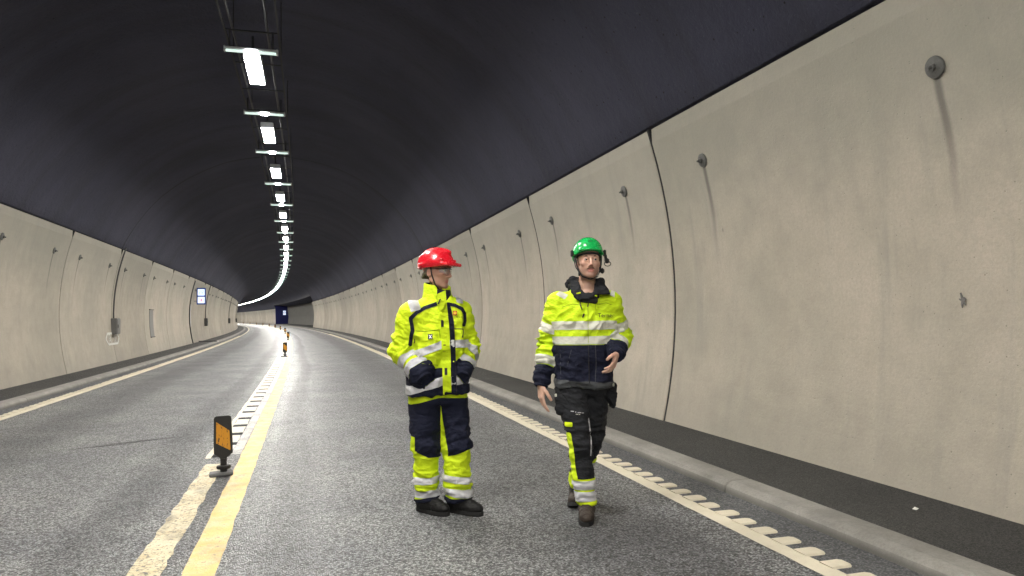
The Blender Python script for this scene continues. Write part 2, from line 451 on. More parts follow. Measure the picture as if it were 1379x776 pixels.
# ------------------------------------------------------------------ concrete wall panels with anchor plates
PL = 4.85
M_PLATE = simple('galvanised_anchor', (.13, .13, .125), .6, .5, var=.35, scale=60, bump=.004)
def panel_mesh(sgn, length):
    zs = [WALK-.03] + [WALK+.02 + (WZ-.17-WALK-.02)*i/13 for i in range(14)] + [WZ-.16, WZ]
    ys = [-length/2, -length/2+.012, -length/4, 0, length/4, length/2-.012, length/2]
    v = []; f = []; ny = len(ys)
    def L(z):
        l = wall_lat(z)
        if z > WZ-.165: l += (z-(WZ-.165))*.28
        return l
    for z in zs:
        for j, y in enumerate(ys): v.append((sgn*(L(z)+(.012 if j in (0, ny-1) else 0)), y, z))
    nz = len(zs); base = len(v)
    for z in zs:
        for y in (ys[0], ys[-1]): v.append((sgn*(L(z)+.15), y, z))
    for i in range(nz-1):
        for j in range(ny-1):
            q = (i*ny+j, i*ny+j+1, (i+1)*ny+j+1, (i+1)*ny+j); f.append(q if sgn < 0 else q[::-1])
        f.append((base+2*i, base+2*i+2, (i+1)*ny, i*ny)); f.append((base+2*i+1, i*ny+ny-1, (i+1)*ny+ny-1, base+2*i+3))
    t = nz-1
    f.append(tuple(t*ny+j for j in range(ny)) + (base+2*t+1, base+2*t))
    return v, f
def seal_mb(sgn):
    mb = MB(); v = []; n = 16
    for i in range(n+1):
        z = WALK-.02+(WZ+.02-WALK)*i/n
        for (dl, y) in ((.004, -.017), (.004, .017), (.06, .017), (.06, -.017)): v.append((sgn*(wall_lat(z)+dl), PL/2+y, z))
    f = []
    for i in range(n):
        for k in range(4): f.append((i*4+k, i*4+(k+1) % 4, (i+1)*4+(k+1) % 4, (i+1)*4+k))
    f += [(0, 1, 2, 3), (n*4+3, n*4+2, n*4+1, n*4)]
    mb.add(v, f); return mb
def plate_mb(sgn):
    # domed disc with a nut and a threaded bolt end, axis towards the road
    mb = MB(); q = -sgn
    mb.lathe([(.072, 0), (.075, q*.008), (.071, q*.018), (.052, q*.024), (.024, q*.027)], 'x', 24)
    mb.lathe([(.026, q*.026), (.025, q*.048)], 'x', 6); mb.lathe([(.012, q*.046), (.011, q*.075)], 'x', 10)
    return mb
AZ = 2.95
def build_wall(sgn, ranges, name, label, s_first, skip=()):
    root = thing(name, label, 'wall', (0, 0, 0))
    v, f = panel_mesh(sgn, PL-.036)
    proto = None; k = 0
    for (a, b) in ranges:
        s = a
        while s < b:
            c = s+PL/2
            if proto is None:
                p = mesh_obj('wall_panel', v, f, M_CONC, root)
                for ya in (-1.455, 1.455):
                    pl = plate_mb(sgn).build('anchor_plate', M_PLATE, p)
                    dz = AZ-WALK; sl = .244-.166*dz
                    pl.location = (sgn*(wall_lat(AZ)-.001), ya, AZ); pl.rotation_euler = (0, sgn*math.atan(sl), 0)
                seal_mb(sgn).build('joint_seal', M_DARK, p)
                proto = p
            else: p = copy_tree(proto, root)
            x, y, th = frame(c); p.location = (x, y, 0); p.rotation_euler = (0, 0, th)
            for ch in p.children:
                if ch.name.startswith('anchor'): ch.rotation_euler.x = random.uniform(0, 6)
            # tiny setting-out differences between panels
            p.location.x += random.uniform(-.006, .006)
            s += PL; k += 1
            if any(abs(s-q) < .6 for q in skip): pass
    return root
wr = build_wall(1, [(7.6-4*PL, RC0-PL*.5), (RC1+.3, 270)], 'tunnel_wall', 'pale concrete panel wall along the right side, behind the two workers', 0)
wl_ = build_wall(-1, [(19.35-6*PL, 38.7-PL*.5), (41.30, 128)], 'tunnel_wall', 'pale concrete panel wall along the left side with the lit sign', 0)

v_, f_ = panel_mesh(-1, 2.28)
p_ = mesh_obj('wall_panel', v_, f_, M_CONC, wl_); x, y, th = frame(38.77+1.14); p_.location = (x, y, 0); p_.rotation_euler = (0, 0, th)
# ------------------------------------------------------------------ tunnel lamps, crossbars and cable trays
M_GALV = simple('galvanised_steel', (.34, .35, .36), .45, .7, var=.2)
M_TRAY = simple('dull_tray_steel', (.028, .028, .030), .8, 0.0, var=.25)
M_LHOUS = simple('lamp_housing', (.55, .56, .56), .4, .1)
M_DIFF = emitter('lamp_diffuser', (1.0, .965, .90), LAMP_POWER)
M_TUBE = emitter('tube_glow', (.80, 1.0, .90), .9)
M_SPOT = emitter('spot_glow', (.95, .97, 1.0), 90.0)
LZ = 5.213; LLAT = -.034
ORD = ['nearest', 'second', 'third', 'fourth', 'fifth', 'sixth', 'seventh', 'eighth', 'ninth', 'tenth']
def make_lamp():
    root = thing('tunnel_lamp', None, 'lamp')
    mb = MB(); mb.box((0, 0, .065), (.25, 1.34, .07), .012); mb.box((-.118, 0, .012), (.012, 1.33, .05)); mb.box((.118, 0, .012), (.012, 1.33, .05)); mb.box((0, -.665, .02), (.24, .03, .07), .005); mb.box((0, .665, .02), (.24, .03, .07), .005)
    mb.build('housing', M_LHOUS, root)
    d = MB(); d.box((0, 0, .006), (.21, 1.28, .05), .010); d.build('diffuser', M_DIFF, root)
    for y in (-.45, .45):
        h = MB(); h.box((0, y, .235), (.03, .03, .25)); h.build('hanger', M_TRAY, root)
    return root
def make_bar():
    root = thing('cross_light', None, 'light bar')
    b = MB(); b.box((0, 0, .045), (.72, .075, .035), .008)
    for x in (-.36, .36): b.box((x, 0, .030), (.03, .085, .075), .006)
    b.build('fixture', M_LHOUS, root)
    t = MB(); t.tube([(-.345, 0, .008), (.345, 0, .008)], .018, 10); t.build('tube', M_TUBE, root, smooth=True)
    s = MB(); s.box((0, -.012, .012), (.15, .075, .05), .018); s.build('spot_lens', M_SPOT, root)
    for x in (-.30, .30):
        h = MB(); h.box((x, 0, .18), (.02, .03, .25)); h.build('hanger', M_TRAY, root)
    return root
lp = make_lamp(); bp = make_bar()
lamps = [11.65+4.1*k for k in range(-7, 62)]
i = -1; first = True
for s in lamps:
    o = lp if first else copy_tree(lp); first = False
    x, y, th = frame(s); o.location = T(s, LLAT, LZ); o.rotation_euler = (0, 0, th); o['group'] = 'lamps in a row under the tunnel ceiling'
    if s < 11: o['label'] = 'white tunnel lamp overhead, at or above the top edge of the view'
    else:
        i += 1
        o['label'] = (f'{ORD[i]} long white ceiling lamp counting away from the viewer' if i < 8 else 'small bright ceiling lamp in the distant curving part of the row')
bars = [8.95, 10.9, 14.2, 17.5, 21.6, 25.6, 29.9] + [33.95+4.15*k for k in range(0, 34)]
for k, s in enumerate(bars):
    o = bp if k == 0 else copy_tree(bp)
    x, y, th = frame(s); o.location = T(s, LLAT, LZ+.005); o.rotation_euler = (0, 0, th); o['group'] = 'glowing crossbars between the ceiling lamps'
    o['label'] = (f'{ORD[k]} crosswise light bar under the ceiling, counting away from the viewer' if k < 9 else 'tiny crosswise light bar in the distant part of the ceiling row')
tr = thing('cable_tray', 'long grey cable tray hung above the ceiling lamps', 'cable tray')
TZ = LZ+.34
for sg in (-1, 1):
    st2 = stations(S_BACK, 200)
    sweep('side_rail', [(LLAT+sg*.36, TZ), (LLAT+sg*.36, TZ+.03), (LLAT+sg*.385, TZ+.03), (LLAT+sg*.385, TZ), (LLAT+sg*.36, TZ)], st2, M_TRAY, tr)
s = 4.0
while s < 60:
    x, y, th = frame(s); mb = MB(); mb.box(T(s, LLAT, TZ+.02), (.72, .03, .015), 0, Matrix.Rotation(th, 3, 'Z')); mb.build('rung', M_TRAY, tr); s += 1.4
M_CABLE = simple('black_cable', (.015, .015, .017), .5)
for k, l in enumerate((-.27, .22)):
    mb = MB(); mb.tube([T(s, LLAT+l+random.uniform(-.01, .01), TZ+.045) for s in stations(S_BACK, 150, 1.5)], .016+.006*(k % 3), 6); mb.build('cable', M_CABLE, tr, smooth=True)
s = 4.0
while s < 110:
    for sg in (-1, 1):
        mb = MB(); mb.tube([T(s, LLAT+sg*.37, TZ+.03), T(s, LLAT+sg*.37, 6.7)], .008, 6); mb.build('suspension_rod', M_TRAY, tr)
    s += 4.1

# ------------------------------------------------------------------ delineator posts on the centre line
M_RUB = simple('black_rubber', (.012, .012, .012), .5, bump=.003)
M_ORNG = NT('orange_reflector')
tc = M_ORNG.n('TexCoord').outputs['Object']
_g = M_ORNG.noise(M_ORNG.vmul(tc, (38, 1, 14)), 1.0, 5, .7)
M_ORNG = M_ORNG.set(M_ORNG.mix(M_ORNG.ss(_g, .55, .60), (.58, .255, .011), (.04, .025, .012)), .35, spec=.6)
M_BASE = simple('grey_base_plate', (.12, .12, .12), .7, bump=.006)
def make_post():
    root = thing('delineator_post', None, 'bollard')
    b = MB()
    def blade(w0, w1, z0, z1, r):
        return [(-w0, z0), (w0, z0), (w1, z1-r), (w1-r*.3, z1-r*.3), (w1-r, z1), (-w1+r, z1), (-w1+r*.3, z1-r*.3), (-w1, z1-r)]
    pr = [(-.026, .12), (.026, .12), (.026, .145), (.045, .165), (.075, .185), (.076, .30), (.070, .475), (.066, .494), (.05, .503), (-.05, .503), (-.066, .494), (-.070, .475), (-.076, .30), (-.075, .185), (-.045, .165), (-.026, .145)]
    b.prism(pr, -.014, .014)
    b.build('paddle', M_RUB, root)
    n = MB(); n.tube([(0, 0, .03), (0, 0, .14)], [.030, .024], 12); n.lathe([(.052, .055), (.058, .062), (.058, .078), (.050, .084)], 'z', 16)
    n.build('flexible_neck', M_RUB, root)
    g = MB(); g.box((-.02, 0, .015), (.19, .15, .03), .008); g.build('base_plate', M_BASE, root)
    for sg in (-1, 1):
        r = MB(); P = [(-.056, .275), (.058, .205), (.052, .375), (-.052, .455)]
        r.prism(P if sg < 0 else P, sg*.014, sg*.0175)
        r.build('reflector', M_ORNG, root)
    return root
bo = make_post()
for k in range(11):
    s = 6.62+19.4*k
    o = bo if k == 0 else copy_tree(bo)
    x, y, th = frame(s); o.location = T(s, .06, .004); o.rotation_euler = (R_(-2) if k == 0 else random.uniform(-.05, .05), random.uniform(-.03, .03), th+R_(6 if k == 0 else random.uniform(-12, 25)))
    o['group'] = 'delineator posts along the centre line'
    o['label'] = ('black delineator post with orange reflector nearest the viewer on the centre line' if k == 0 else
                  f'{ORD[k]} black delineator post counting away along the centre line' if k < 10 else 'farthest black delineator post in the bend')

# ------------------------------------------------------------------ things on the left wall and in the distance
M_SIGNB = simple('sign_blue', (.02, .06, .30), .4)
M_SIGNW = emitter('sign_white_lit', (.70, .80, 1.0), 1.1)
M_SIGNP = emitter('sign_picto_blue', (.05, .12, .5), .5)
M_SIGNR = emitter('sign_picto_red', (.9, .10, .12), 1.0)
def lit_sign(s, lat0, lat1, z0, z1, label):
    x, y, th = frame(s); w = lat1-lat0
    root = thing('emergency_sign', label, 'sign', T(s, (lat0+lat1)/2, z0), th)
    h = z1-z0
    b = MB(); b.box((0, 0, h/2), (w, .16, h), .02); b.build('case', M_SIGNB, root)
    for k in (0, 1):
        p = MB(); p.box((0, -.082, h*(.27+.46*k)), (w*.74, .008, h*.37), 0); pn = p.build('lit_panel', M_SIGNW, root)
        q = MB(); zc = h*(.27+.46*k)
        if k == 1:   # telephone handset pictogram
            q.tube([(-.09, -.089, zc-.05), (-.07, -.089, zc+.02), (0, -.089, zc+.045), (.07, -.089, zc+.02), (.09, -.089, zc-.05)], .014, 6)
            q.box((-.085, -.089, zc-.055), (.06, .006, .035)); q.box((.085, -.089, zc-.055), (.06, .006, .035))
            q.build('pictogram', M_SIGNP, pn)
        else:        # fire extinguisher pictogram
            q.box((0, -.089, zc-.02), (.07, .006, .15)); q.box((0, -.089, zc+.07), (.025, .006, .04)); q.tube([(0, -.089, zc+.085), (.06, -.089, zc+.07), (.065, -.089, zc)], .007, 6)
            q.build('pictogram', M_SIGNR, pn)
    a = MB(); sgn = -1 if lat0 < 0 else 1
    a.box((sgn*(w/2+.12), 0, h*.8), (.26, .05, .05)); a.box((sgn*(w/2+.12), 0, h*.2), (.26, .05, .05)); a.build('bracket', M_GALV, root)
    return root
lit_sign(42.6, -4.73, -4.27, 2.16, 3.08, 'blue and white illuminated sign with two pictograms sticking out from left wall')
lit_sign(164, 5.62, 6.34, 2.0, 3.1, 'bright far sign in front of the dark blue end wall')
# cabinets on the left wall panel joints
M_CAB = simple('grey_cabinet', (.16, .16, .155), .5, .2); M_CABD = simple('dark_cabinet', (.05, .05, .05), .6)
for k, (s, lb) in enumerate(((24.35, 'grey steel cabinet above the white outlined marks on left wall'), (48.6, 'small dark cabinet on the left wall just beyond the lit sign'),
                             (72.9, 'third dark cabinet along the left wall, tiny in the bend'), (96.5, 'last dark cabinet on left wall, at its visible end'))):
    x, y, th = frame(s); z = .93; l = wall_lat(z+.25)
    root = thing('wall_cabinet', lb, 'cabinet', T(s, -l+.03, z), th, 'cabinets on the left wall')
    b = MB(); b.box((.055, 0, .24), (.17, .44, .48), .012); b.build('case', M_CAB if k == 0 else M_CABD, root)
    d = MB(); d.box((.144, .01, .24), (.012, .38, .42), .004); d.build('door', M_CAB if k == 0 else M_CABD, root)
    d = MB(); d.box((.155, -.14, .24), (.02, .025, .10), .005); d.build('handle', M_CABD, root)
    c = MB(); c.tube([(.045-(wall_lat(z+zz)-wall_lat(z+.25)), -.16+.004*math.sin(zz*9), zz) for zz in [.44+(WZ-.40-z)*i_/10 for i_ in range(11)]], .020, 8); c.build('conduit', M_CABD, root, True)
# white outlined emergency marks below the first cabinet (two running figures, arrows both ways)
M_MARK = simple('white_wall_paint', (.62, .62, .58), .6, var=.2, scale=60)
x, y, th = frame(24.15); zc = .80
root = thing('emergency_marking', 'white outlined escape marks with running figures painted on left wall', 'sign', T(24.15, -wall_lat(zc)+.016, zc), th)
def wbar(mb, y0, z0, y1, z1, w):
    d = Vector((0, y1-y0, z1-z0)); n = Vector((0, -d.z, d.y)).normalized()*w/2
    lx = lambda zz: -(wall_lat(zc+zz)-wall_lat(zc))
    P = [(y0+n.y, z0+n.z), (y1+n.y, z1+n.z), (y1-n.y, z1-n.z), (y0-n.y, z0-n.z)]
    mb.add([(lx(b), a, b) for a, b in P] + [(lx(b)+.004, a, b) for a, b in P], [(3, 2, 1, 0), (4, 5, 6, 7), (0, 1, 5, 4), (1, 2, 6, 5), (2, 3, 7, 6), (3, 0, 4, 7)])
mb = MB()
for (a, b, c, d) in ((-.55, .16, .55, .16), (-.55, -.16, .55, -.16), (-.55, .16, -.78, 0), (-.78, 0, -.55, -.16), (.55, .16, .78, 0), (.78, 0, .55, -.16)): wbar(mb, a, b, c, d, .06)
mb.build('outline', M_MARK, root)
for sg in (-1, 1):
    mb = MB(); o_ = sg*.28
    for (a, b, c, d, w) in ((0, .03, .02, -.04, .05), (.02, -.04, .10, -.08, .03), (.02, -.04, -.06, -.11, .03), (0, .03, .09, .0, .025), (0, .03, -.08, .04, .025), (-.02, .075, .02, .075, .045), (.16, -.12, .16, .12, .03), (.16, .12, -.02, .12, .02)):
        wbar(mb, o_+sg*a, b, o_+sg*c, d, w)
    mb.build('running_figure', M_MARK, root)
# repaired hatch
x, y, th = frame(30.4)
root = thing('wall_hatch', 'grey rectangular hatch with dark top and bottom edges set in left wall', 'hatch', T(30.4, 0, 0), th)
mb = MB(); v = []; f = []
for i in range(7):
    z = .70+1.02*i/6
    for y_ in (-.36, .36): v += [(-wall_lat(z)+.012, y_, z)]
for i in range(6): f.append((2*i, 2*i+1, 2*i+3, 2*i+2))
b0 = len(v); v += [(p[0]-.03, p[1], p[2]) for p in v[:b0]]
for i in range(6): f += [(2*i, 2*i+2, b0+2*i+2, b0+2*i), (2*i+1, b0+2*i+1, b0+2*i+3, 2*i+3)]
mb.add(v, f); mb.build('cover', simple('hatch_grey', (.25, .245, .235), .8, bump=.008), root)
mb = MB(); mb.box((-wall_lat(.69)+.01, 0, .69), (.05, .78, .03)); mb.box((-wall_lat(1.74)+.01, 0, 1.74), (.05, .78, .03)); mb.build('edge_strip', M_CABD, root)
# emergency niche in the wide joint by the lit sign
x, y, th = frame(41.18)
root = thing('emergency_niche', 'dark narrow gap with white strip in left wall under lit sign', 'niche', T(41.18, 0, 0), th)
mb = MB()
for zz in range(8):
    z = .1+3.3*zz/8; mb.box((-wall_lat(z+.2)-.10, 0, z+.206), (.05, .24, .42))
mb.build('back_panel', M_DARK, root)
mb = MB()
for zz in range(4):
    z = .95+1.2*zz/4; mb.box((-wall_lat(z+.15)+.02, .075, z+.15), (.06, .06, .31))
mb.build('door_strip', simple('white_strip', (.75, .76, .78), .5), root)
mb = MB(); mb.tube([(-wall_lat(z)+.02, -.07+.02*math.sin(z*2), z) for z in [WALK+.01+3.3*i/12 for i in range(13)]], .028, 8); mb.build('conduit', M_CABD, root, smooth=True)
# low step across the left walkway, beneath the sign
x, y, th = frame(43.6)
root = thing('cable_ramp', 'dark low cable ramp across the left walkway ending at the kerb', 'cable ramp', T(43.6, -4.3, WALK), th)
mb = MB(); mb.prism([(-.42, .004), (.52, .004), (.52, .03), (.40, .06), (-.42, .06)], -.12, .12); mb.build('cover', M_CABD, root)
mb = MB(); mb.box((.56, 0, .02), (.07, .26, .035), .008); mb.build('end_cap', M_LHOUS, root)
# scrap of paper on the right walkway
root = thing('paper_scrap', 'tiny white scrap of paper lying on right walkway', 'litter', T(3.675, 4.436, WALK+.006), .5)
mb = MB(); mb.add([(-.022, -.012, 0), (.02, -.015, .002), (.024, .011, .008), (-.018, .014, .001), (0, 0, .010)], [(0, 1, 4), (1, 2, 4), (2, 3, 4), (3, 0, 4), (3, 2, 1, 0)])
mb.build('sheet', simple('paper', (.75, .75, .70), .8), root)

# scuff and damp run on the near right-hand panel
M_SCUFF = simple('grey_scuff', (.14, .135, .13), .8, var=.3, scale=80)
def wall_mark(name, pts, s0, z0):
    v = [T(s0+a, wall_lat(z0+b)-.011, z0+b) for a, b in pts]; v2 = [T(s0+a, wall_lat(z0+b)-.004, z0+b) for a, b in pts]; n = len(pts)
    return mesh_obj(name, v+v2, [tuple(range(n))]+[(i, n+i, n+(i+1) % n, (i+1) % n) for i in range(n)], M_SCUFF, wr)
wall_mark('scuff', [(-.012, .02), (-.004, .012), (.012, .05), (.018, .046), (.010, .008), (.026, .012), (.024, .002), (.008, -.008), (.012, -.030), (.004, -.052), (-.004, -.02), (-.020, -.034), (-.014, -.006), (-.026, .004)], 3.72, 1.40)
#PEOPLE
# ------------------------------------------------------------------ signed-distance modelling (smooth bodies and clothes)
A_ = lambda *x: np.array(x, dtype=np.float64)
def nrm(v): v = np.asarray(v, float); return v/np.linalg.norm(v)
def smin(a, b, k):
    if k <= 0: return np.minimum(a, b)
    h = np.clip(.5+.5*(b-a)/k, 0, 1); return b+(a-b)*h - k*h*(1-h)
def smax(a, b, k): return -smin(-a, -b, k)
def P_cone(a, b, ra, rb, sq=None):
    a = A_(*a); b = A_(*b); ab = b-a; L2 = ab@ab
    def f(p):
        q = p-a
        if sq is not None:
            n, s = sq; n = nrm(n); q = q + np.outer(q@n, n)*(s-1)
        t = np.clip(q@ab/L2, 0, 1); d = np.linalg.norm(q-t[:, None]*ab, axis=1) - (ra+(rb-ra)*t)
        return d/max(1, sq[1]) if sq is not None else d
    return f
def P_ell(c, r, R=None):
    c = A_(*c); r = A_(*r)
    def f(p):
        q = p-c
        if R is not None: q = q@R
        k0 = np.linalg.norm(q/r, axis=1); k1 = np.linalg.norm(q/(r*r), axis=1)+1e-9
        return np.where(k0 < 1e-6, -r.min(), k0*(k0-1)/k1)
    return f
def P_box(c, h, R=None, rad=.01):
    c = A_(*c); h = A_(*h)-rad
    def f(p):
        q = p-c
        if R is not None: q = q@R
        q = np.abs(q)-h
        return np.linalg.norm(np.maximum(q, 0), axis=1)+np.minimum(q.max(1), 0)-rad
    return f
def P_stack(rows, yaw=0., pw=2.3):
    rows = np.array(sorted(rows)); z = rows[:, 0]; c, s = math.cos(yaw), math.sin(yaw)
    zz = np.linspace(z[0], z[-1], 120); tab = []
    for j in range(1, 5):
        y = np.interp(zz, z, rows[:, j]); k = np.ones(9)/9; yp = np.pad(y, 4, mode='edge'); tab.append(np.convolve(yp, k, 'valid'))
    def f(p):
        cx, cy, rx, ry = [np.interp(p[:, 2], zz, t) for t in tab]
        x = p[:, 0]-cx; y = p[:, 1]-cy; X = x*c+y*s; Y = -x*s+y*c
        q = (np.abs(X/rx)**pw+np.abs(Y/ry)**pw)**(1/pw)
        d = (q-1)*np.minimum(rx, ry)
        return smax(d, np.maximum(p[:, 2]-z[-1], z[0]-p[:, 2]), .02)
    return f
class SDF:
    def __init__(s): s.ops = []
    def add(s, f, k=.02): s.ops.append(('+', f, k)); return s
    def sub(s, f, k=.01): s.ops.append(('-', f, k)); return s
    def cut(s, n, d, k=.004):
        n = nrm(n); s.ops.append(('&', lambda p: p@n-d, k)); return s
    def ev(s, p, ops=None):
        r = None
        for (o, f, k) in (ops if ops is not None else s.ops):
            v = f(p)
            if o == '+': r = v if r is None else smin(r, v, k)
            elif o == '-': r = smax(r, -v, k)
            else: r = smax(r, v, k)
        return r
    def mesh(s, lo, hi, h, B=20):
        lo = A_(*lo); n = np.ceil((A_(*hi)-lo)/h/B).astype(int)
        g = np.arange(B+1)
        loc = np.stack(np.meshgrid(g, g, g, indexing='ij'), -1).reshape(-1, 3)
        half = B*h*math.sqrt(3)/2
        bc = np.stack(np.meshgrid(*[np.arange(k) for k in n], indexing='ij'), -1).reshape(-1, 3)
        d = s.ev(lo+(bc*B+B/2)*h)
        act = bc[np.abs(d) < half*1.35+.01]
        NX, NY, NZ = (n*B+2).tolist()
        cid = lambda c: (c[:, 0]*NY+c[:, 1])*NZ+c[:, 2]
        ids = []; vs = []; quads = []
        corners = np.array([[i, j, k] for i in (0, 1) for j in (0, 1) for k in (0, 1)])
        edges = [(0, 4), (1, 5), (2, 6), (3, 7), (0, 2), (1, 3), (4, 6), (5, 7), (0, 1), (2, 3), (4, 5), (6, 7)]
        for b in act:
            o = b*B; ctr = (lo+(o+B/2)*h)[None]
            ops = [q for q in s.ops if q[0] != '+' or q[1](ctr)[0] < half*2.2+q[2]*2+.01]
            if not any(q[0] == '+' for q in ops): continue
            while ops[0][0] != '+': ops = ops[1:]
            V = s.ev(lo+(o+loc)*h, ops).reshape(B+1, B+1, B+1)
            S = V < 0
            cv = np.stack([V[i:B+i, j:B+j, k:B+k] for i in (0, 1) for j in (0, 1) for k in (0, 1)], -1)
            ins = cv < 0; m = ins.any(-1) & ~ins.all(-1)
            if not m.any(): continue
            cells = np.argwhere(m); c8 = cv[m]
            acc = np.zeros((len(cells), 3)); cnt = np.zeros(len(cells))
            for a, e in edges:
                va, ve = c8[:, a], c8[:, e]; x = (va < 0) != (ve < 0)
                t = np.where(x, va/(np.where(x, va-ve, 1)), 0)
                pt = corners[a]+t[:, None]*(corners[e]-corners[a])
                acc += np.where(x[:, None], pt, 0); cnt += x
            ids.append(cid(cells+o)); vs.append(lo+(cells+o+acc/cnt[:, None])*h)
            for ax in range(3):
                sl0 = [slice(0, B)]*3; sl1 = list(sl0); sl1[ax] = slice(1, B+1)
                x = S[tuple(sl0)] != S[tuple(sl1)]; e = np.argwhere(x)
                if not len(e): continue
                inside = S[tuple(sl0)][x]; e = e+o
                u, w = [a for a in range(3) if a != ax]
                du = np.zeros(3, int); du[u] = 1; dw = np.zeros(3, int); dw[w] = 1
                q = np.stack([cid(e-du-dw), cid(e-dw), cid(e), cid(e-du)], 1)
                ok = (e[:, u] > 0) & (e[:, w] > 0)
                flip = inside if ax != 1 else ~inside
                q = np.where(flip[:, None], q, q[:, ::-1]); quads.append(q[ok])
        ids = np.concatenate(ids); vs = np.concatenate(vs); quads = np.concatenate(quads)
        od = np.argsort(ids); ids = ids[od]; vs = vs[od]
        ix = np.searchsorted(ids, quads); ix = np.minimum(ix, len(ids)-1)
        ok = (ids[ix] == quads).all(1)
        return vs, ix[ok]
def vnormals(v, f):
    n = np.zeros_like(v)
    fn = np.cross(v[f[:, 2]]-v[f[:, 0]], v[f[:, 3 if f.shape[1] == 4 else 1]]-v[f[:, 1 if f.shape[1] == 4 else 0]])
    if f.shape[1] == 3: fn = np.cross(v[f[:, 1]]-v[f[:, 0]], v[f[:, 2]]-v[f[:, 0]])
    for k in range(f.shape[1]): np.add.at(n, f[:, k], fn)
    return n/(np.linalg.norm(n, axis=1)[:, None]+1e-12)
def wob(p, freq, seed, oct_=3):
    """smooth pseudo-noise in [-1,1] made of warped sines"""
    rng = np.random.RandomState(seed); p = p*freq; r = np.zeros(len(p)); amp = 1.; tot = 0
    for o in range(oct_):
        for k in range(3):
            d = rng.normal(size=3); d /= np.linalg.norm(d); e = rng.normal(size=3); e /= np.linalg.norm(e)
            r += amp*np.sin(p@d*2*math.pi + 1.6*np.sin(p@e*2*math.pi*.7+rng.rand()*6) + rng.rand()*6)
            tot += amp
        p = p*1.9; amp *= .55
    return r/tot*1.8
def creases(p, axis, along, across, seed):
    """folds that run round a limb: fast along the axis, slow across it"""
    a = nrm(axis); t = p@a; q = (p-np.outer(t, a))*across + np.outer(t*along, a)
    w = wob(q, 1.0, seed, 3); return 1-2*np.abs(np.clip(w, -1, 1))**.7
def smooth_mesh(v, f, it=1, lam=.5):
    for _ in range(it):
        s = np.zeros_like(v); c = np.zeros(len(v))
        k = f.shape[1]
        for i in range(k):
            a, b = f[:, i], f[:, (i+1) % k]
            np.add.at(s, a, v[b]); np.add.at(c, a, 1); np.add.at(s, b, v[a]); np.add.at(c, b, 1)
        v = v + lam*(s/np.maximum(c, 1)[:, None]-v)
    return v
def clip(v, n, f, g):
    """part of a mesh where g >= 0, cut cleanly along g = 0"""
    tri = np.concatenate([f[:, [0, 1, 2]], f[:, [0, 2, 3]]]) if f.shape[1] == 4 else f
    pos = g >= 0; cn = pos[tri].sum(1)
    out = [tuple(t) for t in tri[cn == 3]]
    V = list(v); N = list(n); cache = {}
    def cutv(i, j):
        k = (min(i, j), max(i, j))
        if k not in cache:
            t = g[k[0]]/(g[k[0]]-g[k[1]]); cache[k] = len(V)
            V.append(v[k[0]]+t*(v[k[1]]-v[k[0]])); N.append(n[k[0]]+t*(n[k[1]]-n[k[0]]))
        return cache[k]
    for t in tri[(cn > 0) & (cn < 3)]:
        poly = []
        for i in range(3):
            a, b = t[i], t[(i+1) % 3]
            if pos[a]: poly.append(a)
            if pos[a] != pos[b]: poly.append(cutv(a, b))
        for i in range(1, len(poly)-1): out.append((poly[0], poly[i], poly[i+1]))
    if not out: return None
    out = np.array(out); V = np.array(V); N = np.array(N)
    used = np.unique(out); mp = np.zeros(len(V), int); mp[used] = np.arange(len(used))
    return V[used], N[used], mp[out]
def overlay(name, base, g, mat, parent, off=.003):
    r = clip(*base, g)
    if r is None: print('empty overlay', name); return None
    v, n, f = r; n = n/(np.linalg.norm(n, axis=1)[:, None]+1e-9); V = v+n*off
    par = list(range(len(v)))
    def find(i):
        while par[i] != i: par[i] = par[par[i]]; i = par[i]
        return i
    for a, b, c in f:
        ra = find(a)
        for q in (b, c):
            rq = find(q)
            if rq != ra: par[rq] = ra
    lab = np.array([find(i) for i in range(len(v))]); fl = lab[f[:, 0]]; out = None
    for L in np.unique(fl):                                       # every separate piece becomes a part of its own
        ff = f[fl == L]
        ar = np.linalg.norm(np.cross(V[ff[:, 1]]-V[ff[:, 0]], V[ff[:, 2]]-V[ff[:, 0]]), axis=1).sum()/2
        if ar < 3e-4: continue
        u = np.unique(ff); mp = np.zeros(len(V), int); mp[u] = np.arange(len(u))
        out = mesh_obj(name, V[u], mp[ff], mat, parent, True)
    return out
def polyd(p2, pts):
    """distance of 2-D points to a polyline"""
    d = np.full(len(p2), 9.)
    for a, b in zip(pts, pts[1:]):
        a = A_(*a); b = A_(*b); ab = b-a; t = np.clip((p2-a)@ab/(ab@ab+1e-12), 0, 1)
        d = np.minimum(d, np.linalg.norm(p2-a-t[:, None]*ab, axis=1))
    return d
def inpoly(p2, pts):
    """signed: positive inside a convex polygon (any winding)"""
    pts = [A_(*q) for q in pts]; ar = sum(a[0]*b[1]-a[1]*b[0] for a, b in zip(pts, pts[1:]+pts[:1])); sg = 1 if ar > 0 else -1
    r = np.full(len(p2), 9.)
    for a, b in zip(pts, pts[1:]+pts[:1]):
        e = (b-a)/np.linalg.norm(b-a); r = np.minimum(r, sg*(e[0]*(p2[:, 1]-a[1])-e[1]*(p2[:, 0]-a[0])))
    return r
def seg_t(p, a, b):
    a = A_(*a); b = A_(*b); ab = b-a; L = np.linalg.norm(ab); t = (p-a)@ab/L; d = np.linalg.norm(p-a-np.outer(t, ab/L), axis=1)
    return t, d, L
def rotz(a): return np.array([[math.cos(a), -math.sin(a), 0], [math.sin(a), math.cos(a), 0], [0, 0, 1]])
def rotx(a): return np.array([[1, 0, 0], [0, math.cos(a), -math.sin(a)], [0, math.sin(a), math.cos(a)]])
def roty(a): return np.array([[math.cos(a), 0, math.sin(a)], [0, 1, 0], [-math.sin(a), 0, math.cos(a)]])

